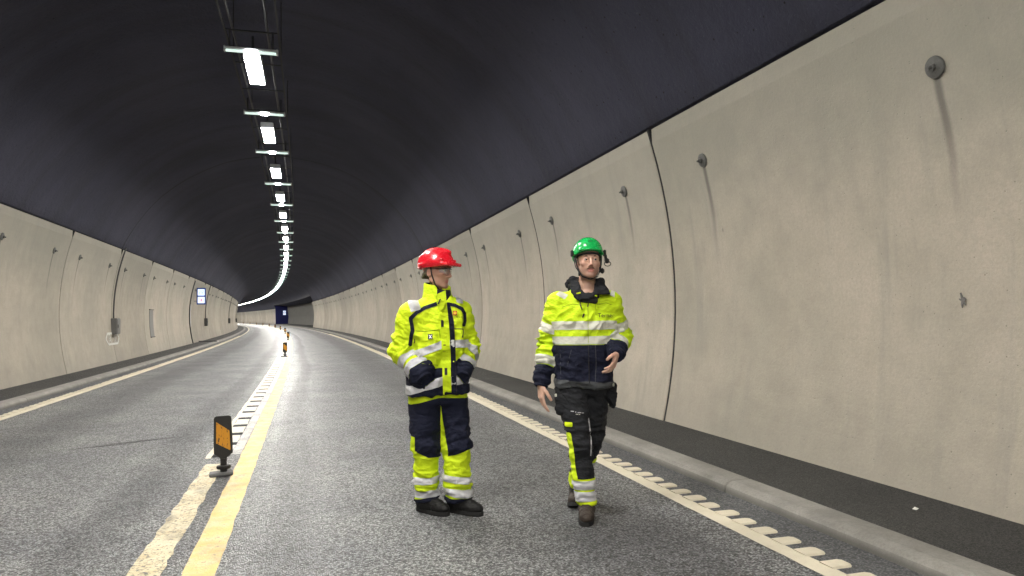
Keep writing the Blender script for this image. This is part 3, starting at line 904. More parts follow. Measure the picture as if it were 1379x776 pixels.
# ------------------------------------------------------------------ materials of people and clothes
def mat_cloth(name, col, rough=.75, fold=.35, weave=420, var=.10, dirt=0.0, sheen=.0):
    n = NT(name); tc = n.n('TexCoord').outputs['Object']
    a = n.noise(tc, 7, 4, .6); b = n.noise(n.vmul(tc, (1, 1, 1.8)), 22, 4, .6); w = n.noise(tc, weave, 2, .5)
    c = n.mix(a, tuple(x*(1-var) for x in col), tuple(min(1, x*(1+var)) for x in col))
    if dirt: c = n.mix(n.math('MULTIPLY', n.ss(n.noise(tc, 4, 5, .7), .5, .8), dirt), c, (.06, .055, .04))
    cr = n.math('ABSOLUTE', n.math('SUBTRACT', n.noise(n.vmul(tc, (1, 1, 1.5)), 9, 3, .55), .5))
    sl = n.ss(n.math('ABSOLUTE', n.math('SUBTRACT', n.noise(tc, 5.5, 4, .6), .5)), .0, .10)
    c = n.mix(n.math('MULTIPLY', n.math('SUBTRACT', 1.0, sl), .08), c, n.mix(1.0, c, (.6, .6, .6), 'MULTIPLY'))     # slightly darker along thin crease lines
    nm = n.bump(cr, .05, fold); nm = n.bump(b, .014, fold, nm); nm = n.bump(w, .002, .5, nm)
    return n.set(c, rough, nm, spec=.3)
M_HV = mat_cloth('hi_vis_yellow', (.62, .80, .012), .7, .45)
M_HVG = mat_cloth('hi_vis_lime', (.60, .82, .012), .7, .45)
M_NAVY = mat_cloth('navy_cloth', (.0065, .0085, .024), .85, .45, var=.2)
M_GRAPH = mat_cloth('graphite_cloth', (.015, .016, .019), .85, .5, var=.2)
M_HEM = mat_cloth('grey_hem', (.075, .08, .085), .85, .4)
M_REF = mat_cloth('reflective_tape', (.56, .56, .58), .38, .3, var=.06)
M_REFC = mat_cloth('cream_reflective_tape', (.62, .62, .53), .45, .3, var=.06)
M_BLK = simple('black_webbing', (.012, .012, .013), .6)
M_BOOTB = mat_cloth('black_boot', (.008, .008, .008), .6, .4, var=.3)
M_BOOTBR = mat_cloth('brown_boot', (.045, .034, .027), .7, .5, var=.35, dirt=.4)
M_SOLE = simple('boot_sole', (.010, .010, .010), .7)
def mat_skin(name, base):
    n = NT(name); tc = n.n('TexCoord').outputs['Object']; at = n.n('Attribute', attribute_name='tint')
    a = n.noise(tc, 28, 4, .6)
    c = n.mix(a, tuple(x*.90 for x in base), tuple(min(1, x*1.08) for x in base))
    c = n.mix(1.0, c, at.outputs['Color'], 'MULTIPLY')
    nm = n.bump(n.noise(tc, 260, 3, .6), .001, .4)
    return n.set(c, .48, nm, spec=.4, Subsurface_Weight=.12, Subsurface_Scale=.008, Subsurface_Radius=(1, .35, .2))
M_HAIRB = simple('brown_hair', (.15, .085, .05), .55, var=.4, scale=160, bump=.003)
M_HAIRG = simple('grey_hair', (.12, .10, .085), .55, var=.4, scale=160, bump=.003)
def mat_eye():
    n = NT('eye'); tc = n.n('TexCoord').outputs['Object']; sp = n.n('SeparateXYZ'); n.put(sp.inputs[0], tc)
    r = n.math('SQRT', n.math('ADD', n.math('MULTIPLY', sp.outputs[0], sp.outputs[0]), n.math('MULTIPLY', sp.outputs[2], sp.outputs[2])))
    front = n.math('LESS_THAN', sp.outputs[1], 0.0)
    c = n.mix(n.math('MULTIPLY', n.ss(r, .0072, .0062), front), (.46, .42, .40), (.07, .055, .04))
    c = n.mix(n.math('MULTIPLY', n.ss(r, .0030, .0024), front), c, (.006, .006, .006))
    return n.set(c, .12)
M_EYE = mat_eye()
def mat_helmet(name, col):
    n = NT(name); tc = n.n('TexCoord').outputs['Object']
    sc = n.noise(n.vmul(tc, (1, 1, 3)), 60, 4, .7)
    c = n.mix(n.math('MULTIPLY', n.ss(n.noise(tc, 9, 4, .6), .5, .8), .18), col, tuple(x*.6+.03 for x in col))
    r = n.math('MULTIPLY_ADD', n.ss(sc, .5, .75), .22, .24)
    return n.set(c, r, spec=.5)
M_HRED = mat_helmet('red_helmet_shell', (.62, .010, .022)); M_HGRN = mat_helmet('green_helmet_shell', (.010, .40, .085))

# ------------------------------------------------------------------ anatomy
def head_sdf(S, c, R, stubble=False):
    """head with a face, looking along -Y of its own frame; c centre between the eyes' depth, R rotation"""
    c = A_(*c)
    tp = lambda x, y, z: c+R@A_(x, y, z)
    def ell(x, y, z, r, k): S.add(P_ell(tp(x, y, z), r, R), k)
    ell(0, .018, .032, (.075, .095, .086), .0)
    ell(0, -.020, -.042, (.061, .068, .078), .03)
    for s in (-1, 1):
        S.add(P_cone(tp(s*.050, .012, -.062), tp(s*.018, -.062, -.102), .022, .016), .025)
        ell(s*.040, -.058, -.022, (.024, .022, .020), .02)
    ell(0, -.070, -.104, (.019, .016, .016), .02)
    for s in (-1, 1): S.add(P_cone(tp(s*.010, -.086, .020), tp(s*.044, -.070, .022), .010, .009), .015)
    for s in (-1, 1): S.sub(P_ell(tp(s*.031, -.098, -.001), (.017, .016, .011), R), .012)
    for s in (-1, 1): S.add(P_ell(tp(s*.031, -.074, -.001), (.014, .013, .012), R), .004)
    for s in (-1, 1): S.add(P_cone(tp(s*.020, -.0865, .0085), tp(s*.044, -.0765, .0065), .0042, .0042), .003); S.add(P_cone(tp(s*.021, -.085, -.0095), tp(s*.043, -.076, -.0085), .004, .004), .003)
    S.add(P_cone(tp(0, -.086, .010), tp(0, -.108, -.034), .0085, .012), .010)
    for s in (-1, 1): ell(s*.011, -.094, -.041, (.0085, .011, .008), .007)
    S.add(P_ell(tp(0, -.081, -.066), (.024, .011, .0065), R), .006); S.add(P_ell(tp(0, -.079, -.078), (.020, .011, .0075), R), .006)
    S.sub(P_ell(tp(0, -.094, -.0715), (.022, .010, .0018), R), .003)
    for s in (-1, 1):
        ell(s*.076, .014, -.012, (.010, .021, .032), .010); S.sub(P_ell(tp(s*.087, .006, -.010), (.007, .010, .016), R), .006)
    return tp
def head_tint(v, c, R, col, stubble):
    q = (v-A_(*c))@R; t = np.ones((len(v), 3))
    g = lambda x, y, z, r: np.exp(-(((q[:, 0]-x)/r)**2+((q[:, 1]-y)/r)**2+((q[:, 2]-z)/r)**2))
    red = np.clip(g(.042, -.062, -.025, .024)+g(-.042, -.062, -.025, .024)+g(0, -.108, -.036, .016)+.6*g(.085, .014, -.012, .03)+.6*g(-.085, .014, -.012, .03), 0, 1)
    t *= 1-red[:, None]*A_(.0, .16, .16)
    lip = np.clip(1.3*np.exp(-((q[:, 0]/.021)**4+((q[:, 1]+.088)/.018)**4+((q[:, 2]+.072)/.0125)**4)), 0, 1)
    t *= 1-lip[:, None]*A_(.12, .42, .36)
    if stubble:
        b = np.clip((-.045-q[:, 2])/.03, 0, 1)*np.clip((.035-q[:, 1])/.03, 0, 1)*(np.abs(q[:, 2]+.08) < .09)*(1-lip)*np.exp(-((np.abs(q[:, 0])-.0)/.2)**2)
        b = b*(q[:, 2] > -.135)
        t *= 1-(b*stubble)[:, None]*A_(.45, .50, .50)
    return t
def hand_sdf(S, w, d, n, t, curl, spread=.10, thumb=.6):
    """w wrist, d finger direction, n palm normal (fingers curl towards it), t thumb side"""
    w = A_(*w); d = nrm(d); n = nrm(A_(*n)-d*(A_(*n)@d)); t = nrm(A_(*t)-d*(A_(*t)@d)-n*(A_(*t)@n))
    L = ((.044, .026, .021), (.049, .030, .022), (.046, .028, .021), (.036, .021, .018))
    for i in range(4):
        o = (1.5-i)*.0205
        kn = w+d*(.088-.006*abs(i-1)) + t*o
        S.add(P_cone(w+t*o*.65+d*.01, kn, .0165, .0125), .012)
        p = kn; ang = 0; dd = nrm(d+t*(1.5-i)*spread)
        c_ = curl[i] if isinstance(curl, (list, tuple)) else curl
        r = .0098 if i < 3 else .0085
        for j in range(3):
            ang += c_*(.75, 1.1, .8)[j]
            q = p+(dd*math.cos(ang)+n*math.sin(ang))*L[i][j]
            S.add(P_cone(p, q, r, r*.90), .0035); p = q; r *= .90
    p = w+d*.022+t*.024+n*.004
    dirs = [nrm(d*.75+t*.72+n*.30), nrm(d*.92+t*.42+n*(.30+thumb*.3)), nrm(d*.95+t*.10+n*(.35+thumb*.5))]
    S.add(P_cone(w+d*.012+t*.010, p, .017, .016), .012)
    r = .0148
    for dr, l in zip(dirs, (.042, .034, .026)):
        q = p+dr*l; S.add(P_cone(p, q, r, r*.86), .006); p = q; r *= .86
def body_mesh(S, lo, hi, name, mat, parent, tintfn, h=.0042):
    v, f = S.mesh(lo, hi, h); v = smooth_mesh(v, f, 1, .35)
    o = mesh_obj(name, v, f, mat, parent, True)
    at = o.data.attributes.new('tint', 'FLOAT_COLOR', 'POINT')
    t = tintfn(v); at.data.foreach_set('color', np.concatenate([t, np.ones((len(t), 1))], 1).astype(np.float32).ravel())
    return o
def eyes(c, R, parent, look):
    for s in (-1, 1):
        mb = MB(); prof = [(.0125*math.sin(math.pi*i/12)+1e-5, -.0125*math.cos(math.pi*i/12)) for i in range(13)]
        mb.lathe(prof, 'y', 16); o = mb.build('eye', M_EYE, parent, True)
        M = Matrix((R@look).tolist()).to_4x4(); M.translation = Vector((A_(*c)+R@A_(s*.031, -.0755, .0)).tolist()); o.matrix_local = M
def patch(name, pts, r, mat, parent, flat=None, h=.003):
    """small soft tube of hair or cord along points"""
    S = SDF()
    for a, b, ra, rb in zip(pts, pts[1:], r, r[1:]): S.add(P_cone(a, b, ra, rb), .004)
    P = np.array(pts); m = max(r)+.012
    v, f = S.mesh(P.min(0)-m, P.max(0)+m, h); return mesh_obj(name, v, f, mat, parent, True)
def boot(name, ankle, toe_dir, length, mat, parent, pitch=0.0, zf=0.0, high=.13):
    """ankle: point on the ground under the ankle; toe_dir: 2-D direction; pitch lifts the heel"""
    d = nrm((toe_dir[0], toe_dir[1], 0)); sd = A_(-d[1], d[0], 0); Rm = np.stack([sd, -d, A_(0, 0, 1)], 1)   # local: -Y toe
    if pitch: Rm = Rm@rotx(pitch)
    piv = A_(0, -length*.45, 0); o = A_(ankle[0], ankle[1], zf)
    W = lambda x, y, z: o+np.array(Rm)@(A_(x, y, z)-(piv if pitch else 0))+(np.stack([sd, -d, A_(0, 0, 1)], 1)@piv if pitch else 0)
    S = SDF(); L = length
    S.add(P_cone(W(0, .035, .055), W(0, -.03, .060), .047, .047), .02)
    S.add(P_cone(W(0, .01, .06), W(0, .015, high), .048, .055), .03)
    S.add(P_ell(W(.004, -L*.38, .044), (.049, .088, .043), Rm), .03)
    S.add(P_cone(W(0, -.01, .090), W(0, -.10, .062), .036, .034), .03)
    S.add(P_cone(W(0, .05, .10), W(0, .045, high), .022, .026), .02)
    up_ = Rm@A_(0, 0, 1); S.cut(-up_, -(W(0, 0, .018)@up_), .003)
    lo = o-A_(.36, .36, .03); hi = o+A_(.36, .36, .30)
    v, f = S.mesh(lo, hi, .0055); n = vnormals(v, f)
    v = v+n*(creases(v, d, 26, 9, 5)*.0022)[:, None]
    b = mesh_obj(name, v, f, mat, parent, True)
    mb = MB(); pr = []
    for k in range(26):
        a = 2*math.pi*k/26; y = -.068+.146*math.cos(a)*(L/.30); wx = .052-.010*math.cos(a)*.6
        wx *= (1-.18*math.exp(-((y+.03)/.05)**2)); pr.append((wx*math.copysign(abs(math.sin(a))**.75, math.sin(a)), y+.01))
    m = len(pr)
    vv = [W(x*.97, y, 0) for x, y in pr]+[W(x*1.02, y, .012) for x, y in pr]+[W(x, y*1.0, .027) for x, y in pr]
    ff = [tuple(range(m))[::-1], tuple(range(2*m, 3*m))]+[(i, (i+1) % m, m+(i+1) % m, m+i) for i in range(m)]+[(m+i, m+(i+1) % m, 2*m+(i+1) % m, 2*m+i) for i in range(m)]
    mb.add(vv, ff); mb.build('sole', M_SOLE, b)
    ml = MB()
    for k in range(4):
        y = -.055-.022*k; z = .113-.014*k+.002
        ml.tube([W(-.022, y, z-.012), W(0, y-.004, z), W(.022, y, z-.012)], .0032, 6)
    ml.build('laces', M_HEM, b, True)
    return b
def stripes_on(base, name, mat, parent, axes, off=.0035):
    v = base[0]
    g = np.full(len(v), -9.)
    for fn in axes: g = np.maximum(g, fn(v))
    return overlay(name, base, g, mat, parent, off)
def bvh_of(o): return BVHTree.FromPolygons([tuple(x.co) for x in o.data.vertices], [tuple(p.vertices) for p in o.data.polygons])
def decal_poly(name, polys, obj, mat, parent, off=.003, y0=-.6):
    """flat marks given as xz polygons, laid on the front of a garment"""
    bv = bvh_of(obj); v = []; f = []
    for P in polys:
        b = len(v)
        for x, z in P:
            h = bv.ray_cast(Vector((x, y0, z)), Vector((0, 1, 0)))
            p = h[0] if h[0] is not None else Vector((x, -.1, z)); v.append((p.x, p.y-off, p.z))
        f.append(tuple(range(b, b+len(P))))
    return mesh_obj(name, v, f, mat, parent)
def text_decal(name, txt, x, z, size, obj, mat, parent, tilt=0, off=.003):
    cu = bpy.data.curves.new(name, 'FONT'); cu.body = txt; cu.size = size; cu.align_x = 'CENTER'; cu.resolution_u = 3
    t = bpy.data.objects.new(name, cu); COL.objects.link(t)
    dg = bpy.context.evaluated_depsgraph_get(); me = bpy.data.meshes.new_from_object(t.evaluated_get(dg)); bpy.data.objects.remove(t)
    bv = bvh_of(obj); ct, st_ = math.cos(tilt), math.sin(tilt)
    for w in me.vertices:
        X = x+w.co.x*ct-w.co.y*st_; Z = z+w.co.x*st_+w.co.y*ct
        h = bv.ray_cast(Vector((X, -.7, Z)), Vector((0, 1, 0))); y = h[0].y if h[0] is not None else -.1
        w.co = (X, y-off, Z)
    me.materials.append(mat); o = bpy.data.objects.new(name, me); COL.objects.link(o); o.parent = parent
    return o

# ================================================================== man in the red helmet
def person_red():
    Xf = lambda u: (u-592)/194.5
    Zf = lambda v: (687-v)/194.5
    root = thing('person', 'man in red helmet and yellow jacket, hands in pockets, head turned to the right', 'person',
                 (CAM_X+.186*4.97-.053, 4.91, 0), -.186)
    YW = .33
    skin = mat_skin('ruddy_skin', (.50, .29, .21))
    # pose
    sr, er, wr_ = (-.188, -.05, 1.355), (-.258, -.015, 1.12), (-.125, -.165, .955)
    sl, el, wl2 = (.146, .085, 1.365), (.190, .085, 1.115), (.155, -.050, .965)
    hipr, kr, ar = (-.100, -.02, .86), (-.098, -.025, .47), (-.098, .0, .085)
    hipl, kl, al = (.085, .04, .86), (.108, -.03, .47), (.118, -.045, .085)
    HC = (-.012, .0, 1.655); HR = rotz(1.02)@rotx(.05)
    # ---- body: one continuous surface (head, neck, trunk, arms, hands, legs)
    S = SDF(); head_sdf(S, HC, HR)
    S.add(P_cone((.0, .03, 1.56), (-.02, .03, 1.43), .056, .062), .03)
    S.add(P_stack([(.80, -.01, .02, .16, .11), (1.0, -.015, .02, .145, .10), (1.25, -.02, .02, .165, .11), (1.40, -.02, .02, .15, .09), (1.44, -.02, .02, .10, .07)], YW), .03)
    for a, b, c_ in ((sr, er, wr_), (sl, el, wl2)):
        S.add(P_cone(a, b, .052, .042), .03); S.add(P_cone(b, c_, .042, .028), .015)
    hand_sdf(S, wr_, (.35, .65, -.75), (.2, .9, .1), (.5, -.2, .5), .35); hand_sdf(S, wl2, (-.5, -.25, -.55), (-.1, .9, .1), (-.6, -.3, .4), .35)
    for a, b, c_ in ((hipr, kr, ar), (hipl, kl, al)):
        S.add(P_cone(a, b, .078, .055), .03); S.add(P_cone(b, c_, .055, .036), .02)
        S.add(P_cone(c_, (c_[0]+.06, c_[1]-.06, .05), .036, .03), .02)
    body_mesh(S, (-.45, -.40, 0.01), (.42, .30, 1.80), 'body', skin, root, lambda v: head_tint(v, HC, HR, None, .25))
    eyes(HC, HR, root, rotz(.1))
    tp = lambda x, y, z: tuple(A_(*HC)+HR@A_(x, y, z))
    for s in (-1, 1):
        patch('eyebrow', [tp(s*.014, -.090, .019), tp(s*.030, -.088, .023), tp(s*.046, -.074, .019)], [.004, .0045, .003], M_HAIRG, root)
        patch('hair', [tp(s*.073, .02, .035), tp(s*.077, .035, .0), tp(s*.066, .066, -.03), tp(s*.03, .095, -.045), tp(0, .1, -.045)], [.009, .010, .012, .012, .012], M_HAIRG, root)
    # ---- trousers
    S = SDF()
    S.add(P_stack([(.74, -.008, .01, .185, .135), (.84, -.012, .01, .195, .14), (.95, -.015, .01, .19, .14)], YW), 0)
    for a, b, c_, r1, r2, r3 in ((hipr, kr, ar, .122, .094, .088), (hipl, kl, al, .116, .096, .094)):
        b2 = (b[0], b[1], b[2]); S.add(P_cone((a[0], a[1], .78), b2, r1*.93, r2*.95), .035); S.add(P_cone(b2, (c_[0], c_[1], .10), r2*.95, r3*.95), .03)
    S.cut((0, 0, -1), -.085, .006)
    v, f = S.mesh((-.40, -.32, .06), (.40, .32, .97), .0068); n = vnormals(v, f)
    d = creases(v, (0, 0, 1), 7.5, 3.0, 3)*.015*np.exp(-((v[:, 2]-.47)/.13)**2) + creases(v, (.25, 0, 1), 9.0, 3.2, 8)*.016*np.exp(-((v[:, 2]-.17)/.12)**2) + wob(v, 5, 4)*.006
    v = v+n*d[:, None]; v = smooth_mesh(v, f, 1, .25); n = vnormals(v, f); base = (v, n, f)
    tro = mesh_obj('trousers', v, f, M_HV, root, True)
    x, y, z = v.T
    lx = np.where(x < .01, x-(-.098), x-.112)
    top = np.where(x < .01, .745+.045*np.clip((x+.19)/.18, 0, 1), .79-.015*np.clip((x-.02)/.15, 0, 1))
    kneeb = np.where(x < .01, .395+.045*np.clip(-lx/.08, -.2, 1), .408+.025*np.clip(lx/.08, -1, 1.2))
    inner = np.where((x > .0) & (z < .745), x-.004-.05*np.clip((.745-z)/.32, 0, 1), .2)
    outer = np.where(x < .01, np.where(z < .53, x+.168, .2), .2)
    gn = np.minimum(np.minimum(top-z, z-kneeb), np.minimum(np.minimum(inner, outer), .05))
    overlay('thigh_panel', base, gn, M_NAVY, tro, .004)
    overlay('trouser_cuff', base, .112-z+.02*np.clip(-lx*8, -1, 1)*np.where(x < .01, -1.2, .3), M_NAVY, tro, .004)
    for zc, hw in ((.233, .023), (.143, .024)):
        for side in (0, 1):
            m = np.where((x < .01) == (side == 0), 1, -9)
            tl = (.05 if side == 0 else -.14)*lx
            overlay('reflective_band', base, np.minimum(hw-np.abs(z-zc-tl+(.006 if side == 0 else -.002)), m), M_REF, tro, .0045)
    boot('boot', (-.10, .0), (.74, -.67), .30, M_BOOTB, root); boot('boot', (.115, -.045), (.80, -.60), .30, M_BOOTB, root)
    # ---- jacket
    S = SDF()
    S.add(P_stack([(.80, -.012, .0, .218, .160), (.90, -.014, .0, .214, .165), (1.05, -.018, .01, .208, .165), (1.22, -.022, .015, .218, .160),
                   (1.34, -.020, .02, .214, .135), (1.42, -.018, .025, .165, .105), (1.47, -.012, .03, .105, .085), (1.50, -.01, .03, .09, .08)], YW, 2.5), 0)
    for a, b, c_, r in ((sr, er, wr_, 0), (sl, el, wl2, 0)):
        S.add(P_cone(a, b, .090, .084), .06); S.add(P_cone(b, c_, .084, .066), .03)
    S.cut((0, 0, -1), -.808, .006); S.cut((0, 0, 1), 1.492, .004)
    v, f = S.mesh((-.48, -.36, .78), (.42, .34, 1.52), .0068); n = vnormals(v, f)
    d = np.zeros(len(v))
    for a, b, c_, sd in ((sr, er, wr_, 11), (sl, el, wl2, 23)):
        for (p, q, am) in ((a, b, .010), (b, c_, .012)):
            t, ds, L = seg_t(v, p, q); w_ = np.exp(-(np.maximum(0, ds-.09)/.02)**2)*np.exp(-(np.maximum(0, np.abs(t-L/2)-L/2)/.04)**2)
            near = np.exp(-((v-A_(*b))**2).sum(1)/.12**2)
            d += creases(v, A_(*q)-A_(*p), 8.5, 2.6, sd)*am*1.7*w_*(.45+.9*near)
    tor = np.exp(-(np.maximum(0, np.abs(v[:, 0]+.015)-.16)/.04)**2)
    d += wob(v*A_(1.2, 1.2, .55), 4.5, 31)*.013*tor + creases(v, (.35, 0, 1), 6.5, 2.6, 39)*.006*tor + creases(v, (.5, 0, 1), 5.0, 2.4, 37)*.012*tor*np.exp(-((v[:, 2]-1.08)/.18)**2)
    v = v+n*d[:, None]; v = smooth_mesh(v, f, 1, .25); n = vnormals(v, f); base = (v, n, f)
    jac = mesh_obj('jacket', v, f, M_HV, root, True); x, y, z = v.T
    P2 = v[:, [0, 2]]
    tr_, dr_, Lr = seg_t(v, er, wr_); tl_, dl_, Ll = seg_t(v, el, wl2)
    ur, dur, Lur = seg_t(v, sr, er); ul, dul, Lul = seg_t(v, sl, el)
    tors = P_stack([(.80, -.012, .0, .218, .160), (1.22, -.022, .015, .218, .160), (1.34, -.020, .02, .214, .135), (1.5, -.01, .03, .09, .08)], YW, 2.5)(v)
    armr = np.minimum(dr_-.076-.0*tr_, dur-.095); armr = np.where((tr_ > -.05) | (ur > 0), np.minimum(np.where((tr_ > -.06) & (tr_ < Lr+.08), dr_-.082, 9), np.where((ur > -.05) & (ur < Lur+.05), dur-.092, 9)), 9)
    arml = np.minimum(np.where((tl_ > -.06) & (tl_ < Ll+.08), dl_-.082, 9), np.where((ul > -.05) & (ul < Lul+.05), dul-.092, 9))
    onT = np.clip(np.minimum(armr, arml)-tors, -1, 1)          # > 0 on the trunk, < 0 on the sleeves
    front = -(n[:, 1]*1.0)                                       # faces the viewer's side
    zs = Zf(494)-.02*np.clip(-(x+.0)/.2, 0, 1)
    overlay('hem_panel', base, np.minimum(zs-z, onT+.012), M_NAVY, jac, .003)
    zc = .905-.055*np.clip(-(x-.02)/.2, 0, 1.1)
    overlay('reflective_band', base, np.minimum(.030-np.abs(z-zc), onT+.008), M_REF, jac, .0055)
    zc = 1.150-.075*np.clip(-(x-.02)/.2, 0, 1.1)
    overlay('reflective_band', base, np.minimum(.027-np.abs(z-zc), onT+.002), M_REF, jac, .0045)
    px = lambda L_: [(Xf(540+a/5.967), Zf(400+b/5.967)) for a, b in L_]
    yl = px([(312, 52), (285, 62), (200, 92), (135, 128), (92, 172), (100, 230), (105, 270), (92, 320), (84, 375)])
    yr = px([(385, 62), (440, 75), (492, 102), (512, 140), (514, 200), (505, 230)])
    gy = np.maximum(.0125-polyd(P2, yl), .0115-polyd(P2, yr)); gy = np.minimum(gy, np.where(n[:, 1] < .15, 1, -1)*.02)
    overlay('navy_piping', base, gy, M_NAVY, jac, .004)
    for q in (((549, 398), (560, 392), (568, 417), (556, 421)), ((612, 392), (622, 393), (624, 410), (616, 409))):
        g = np.minimum(inpoly(P2, [(Xf(a), Zf(b)) for a, b in q]), np.where(n[:, 1] < .45, 1, -1)*.02)
        overlay('shoulder_tape', base, g, M_REF, jac, .0045)
    for (t, L, sm) in ((tr_, Lr, -(x-.0)), (tl_, Ll, x-.0)):
        sl_ = np.minimum(-onT+.012, sm+.05)
        overlay('sleeve_cuff', base, np.minimum(t-(L-.030), sl_+.006), M_NAVY, jac, .003)
        for tc in ((L-.058, .027), (L-.140, .024)): overlay('reflective_band', base, np.minimum(tc[1]-np.abs(t-tc[0]), sl_), M_REF, jac, .0045)
    # open right cuff opening shows a little wrist: navy rim tubes
    for c_, e_ in ((wr_, er), (wl2, el)):
        dd = nrm(A_(*c_)-A_(*e_)); a1 = nrm(np.cross(dd, (0, 0, 1))); a2 = np.cross(dd, a1); ctr = A_(*c_)+dd*.05
        mb = MB(); mb.tube([ctr+(a1*math.cos(k*math.pi/8)+a2*math.sin(k*math.pi/8))*.050 for k in range(16)], .011, 8, closed=True); mb.build('cuff_rim', M_NAVY, jac, True)
    # front flap over the zip, with dark tabs
    bv = bvh_of(jac)
    def strip_on(name, pts, w, mat, off, parent, th=.006):
        v_ = []; f_ = []
        for i, (X, Z) in enumerate(pts):
            for e in (-1, 1):
                h = bv.ray_cast(Vector((X+e*w/2, -.7, Z)), Vector((0, 1, 0))); yy = h[0].y if h[0] is not None else -.09
                v_ += [(X+e*w/2, yy-off, Z), (X+e*w/2, yy-off+th, Z)]
        for i in range(len(pts)-1):
            a = 4*i; b = a+4
            f_ += [(a, a+2, b+2, b), (a, b, b+1, a+1), (a+2, a+3, b+3, b+2)]
        return mesh_obj(name, v_, f_, mat, parent, False)
    ctr = [(Xf(597), Zf(408)), (Xf(598.5), Zf(425)), (Xf(600), Zf(450)), (Xf(601), Zf(480)), (Xf(601.5), Zf(505)), (Xf(602), Zf(529))]
    den = []
    for (a, b) in zip(ctr, ctr[1:]):
        for k in range(6): den.append((a[0]+(b[0]-a[0])*k/6, a[1]+(b[1]-a[1])*k/6))
    den.append(ctr[-1])
    nav = [(X+.046-.012*max(0, (Z-1.30)/.1), Z) for X, Z in den]
    strip_on('zip_facing', nav, .030, M_NAVY, .007, jac); strip_on('zip_teeth', [(X+.017, Z) for X, Z in nav], .004, M_BLK, .010, jac)
    fl = strip_on('storm_flap', den, .056, M_HV, .012, jac, .010)
    tabs = []
    for (u, v_, w, h) in ((596.5, 436, 3.4, 9), (599, 468, 3.2, 9), (600.5, 498.5, 3.6, 9), (601, 526, 2.0, 2.2)):
        tabs.append([(Xf(u-w/2), Zf(v_-h/2)), (Xf(u+w/2), Zf(v_-h/2)), (Xf(u+w/2), Zf(v_+h/2)), (Xf(u-w/2), Zf(v_+h/2))])
    for tb in tabs: decal_poly('fastener_tab', [tb], fl, M_BLK, fl, .003)
    # pocket seams, small labels and chest emblem
    def seam(pts, w=.004):
        q = []
        for a, b in zip(pts, pts[1:]):
            for k in range(8): q.append((a[0]+(b[0]-a[0])*k/8, a[1]+(b[1]-a[1])*k/8))
        q.append(pts[-1]); vs = []
        for X, Z in q:
            h = bv.ray_cast(Vector((X, -.7, Z)), Vector((0, 1, 0)))
            if h[0] is not None: vs.append((h[0].x, h[0].y-.001, h[0].z))
        mb = MB(); mb.tube(vs, w/2, 6); return mb
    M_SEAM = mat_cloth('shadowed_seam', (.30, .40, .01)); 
    for L_ in ([(128, 268), (200, 274), (312, 262)], [(312, 262), (318, 330)], [(130, 455), (180, 520), (300, 540)]): seam(px(L_), .005).build('pocket_seam', M_SEAM, jac)
    for L_ in ([(432, 258), (500, 262), (502, 290), (494, 330)], [(120, 332), (118, 366)]): seam(px(L_), .007).build('pocket_edge', M_NAVY, jac)
    sq = lambda u, v_, w, h: [(Xf(u-w/2), Zf(v_+h/2)), (Xf(u+w/2), Zf(v_+h/2)), (Xf(u+w/2), Zf(v_-h/2)), (Xf(u-w/2), Zf(v_-h/2))]
    lab = decal_poly('label_patch', [sq(580.6, 452.7, 6.0, 6.4)], jac, M_BLK, jac, .0075)
    M_WT = simple('white_print', (.7, .7, .68), .6)
    decal_poly('label_print', [[(Xf(578.6), Zf(450.5)), (Xf(579.6), Zf(450.5)), (Xf(582.8), Zf(455)), (Xf(581.8), Zf(455))], [(Xf(582.8), Zf(450.5)), (Xf(581.8), Zf(450.5)), (Xf(578.6), Zf(455)), (Xf(579.6), Zf(455))]], jac, M_WT, lab, .009)
    em = decal_poly('chest_emblem', [sq(613.3, 422.3, 5.6, 5.8)], jac, simple('emblem_red', (.55, .07, .02), .5), jac, .009)
    decal_poly('emblem_mark', [[(Xf(613.3+2.2*math.cos(a)), Zf(422.3+2.2*math.sin(a))) for a in [k*math.pi/4 for k in range(8)]]], jac, simple('emblem_yellow', (.85, .50, .03), .5), em, .0105)
    decal_poly('chest_print', [sq(616.0+3*k, 427.8, 2.0, .7) for k in range(3)], jac, M_GRAPH, jac, .008)
    # collar: stands up round the neck, open at the front right
    def collar(name, cx, cy, rows, a0, a1, mats, parent, th=.010, n_=40):
        v_ = []; f_ = []; mi = []; m = len(rows)
        for i in range(n_+1):
            a = a0+(a1-a0)*i/n_
            for (rr, zf_) in rows:
                r = rr(a) if callable(rr) else rr; v_.append((cx+r*math.sin(a), cy-r*.92*math.cos(a), zf_(a)))
            for (rr, zf_) in rows:
                r = (rr(a) if callable(rr) else rr)-th; v_.append((cx+r*math.sin(a), cy-r*.92*math.cos(a), zf_(a)))
        for i in range(n_):
            for k in range(m-1):
                a = i*2*m+k; b = a+2*m
                f_.append((a, b, b+1, a+1)); mi.append(0); f_.append((a+m, a+m+1, b+m+1, b+m)); mi.append(1)
            a = i*2*m+m-1; b = a+2*m; f_.append((a, b, b+m, a+m)); mi.append(0)
        for e in (0, n_):
            for k in range(m-1): f_.append((e*2*m+k, e*2*m+k+1, e*2*m+m+k+1, e*2*m+m+k)); mi.append(0)
        return mesh_obj(name, v_, f_, mats, parent, True, mi)
    # angle 0 = towards the viewer, + = image right
    gap0, gap1 = .42, .42+2*math.pi-.42
    zt = lambda a: 1.545+.035*(1-math.cos(a-.75))*.5+.0*a
    collar('collar', -.012, .03, [(.108, lambda a: 1.435), (.104, lambda a: 1.47), (.097, lambda a: 1.47+(zt(a)-1.47)*.5), (.094, lambda a: zt(a)-.008), (.090, zt)], gap0, gap1, [M_HV, M_NAVY], jac)
    collar('collar_lining', .000, .018, [(.090, lambda a: 1.43), (.084, lambda a: 1.515), (.080, lambda a: 1.522)], -.45, 1.35, [M_NAVY, M_NAVY], jac, .008, 16)
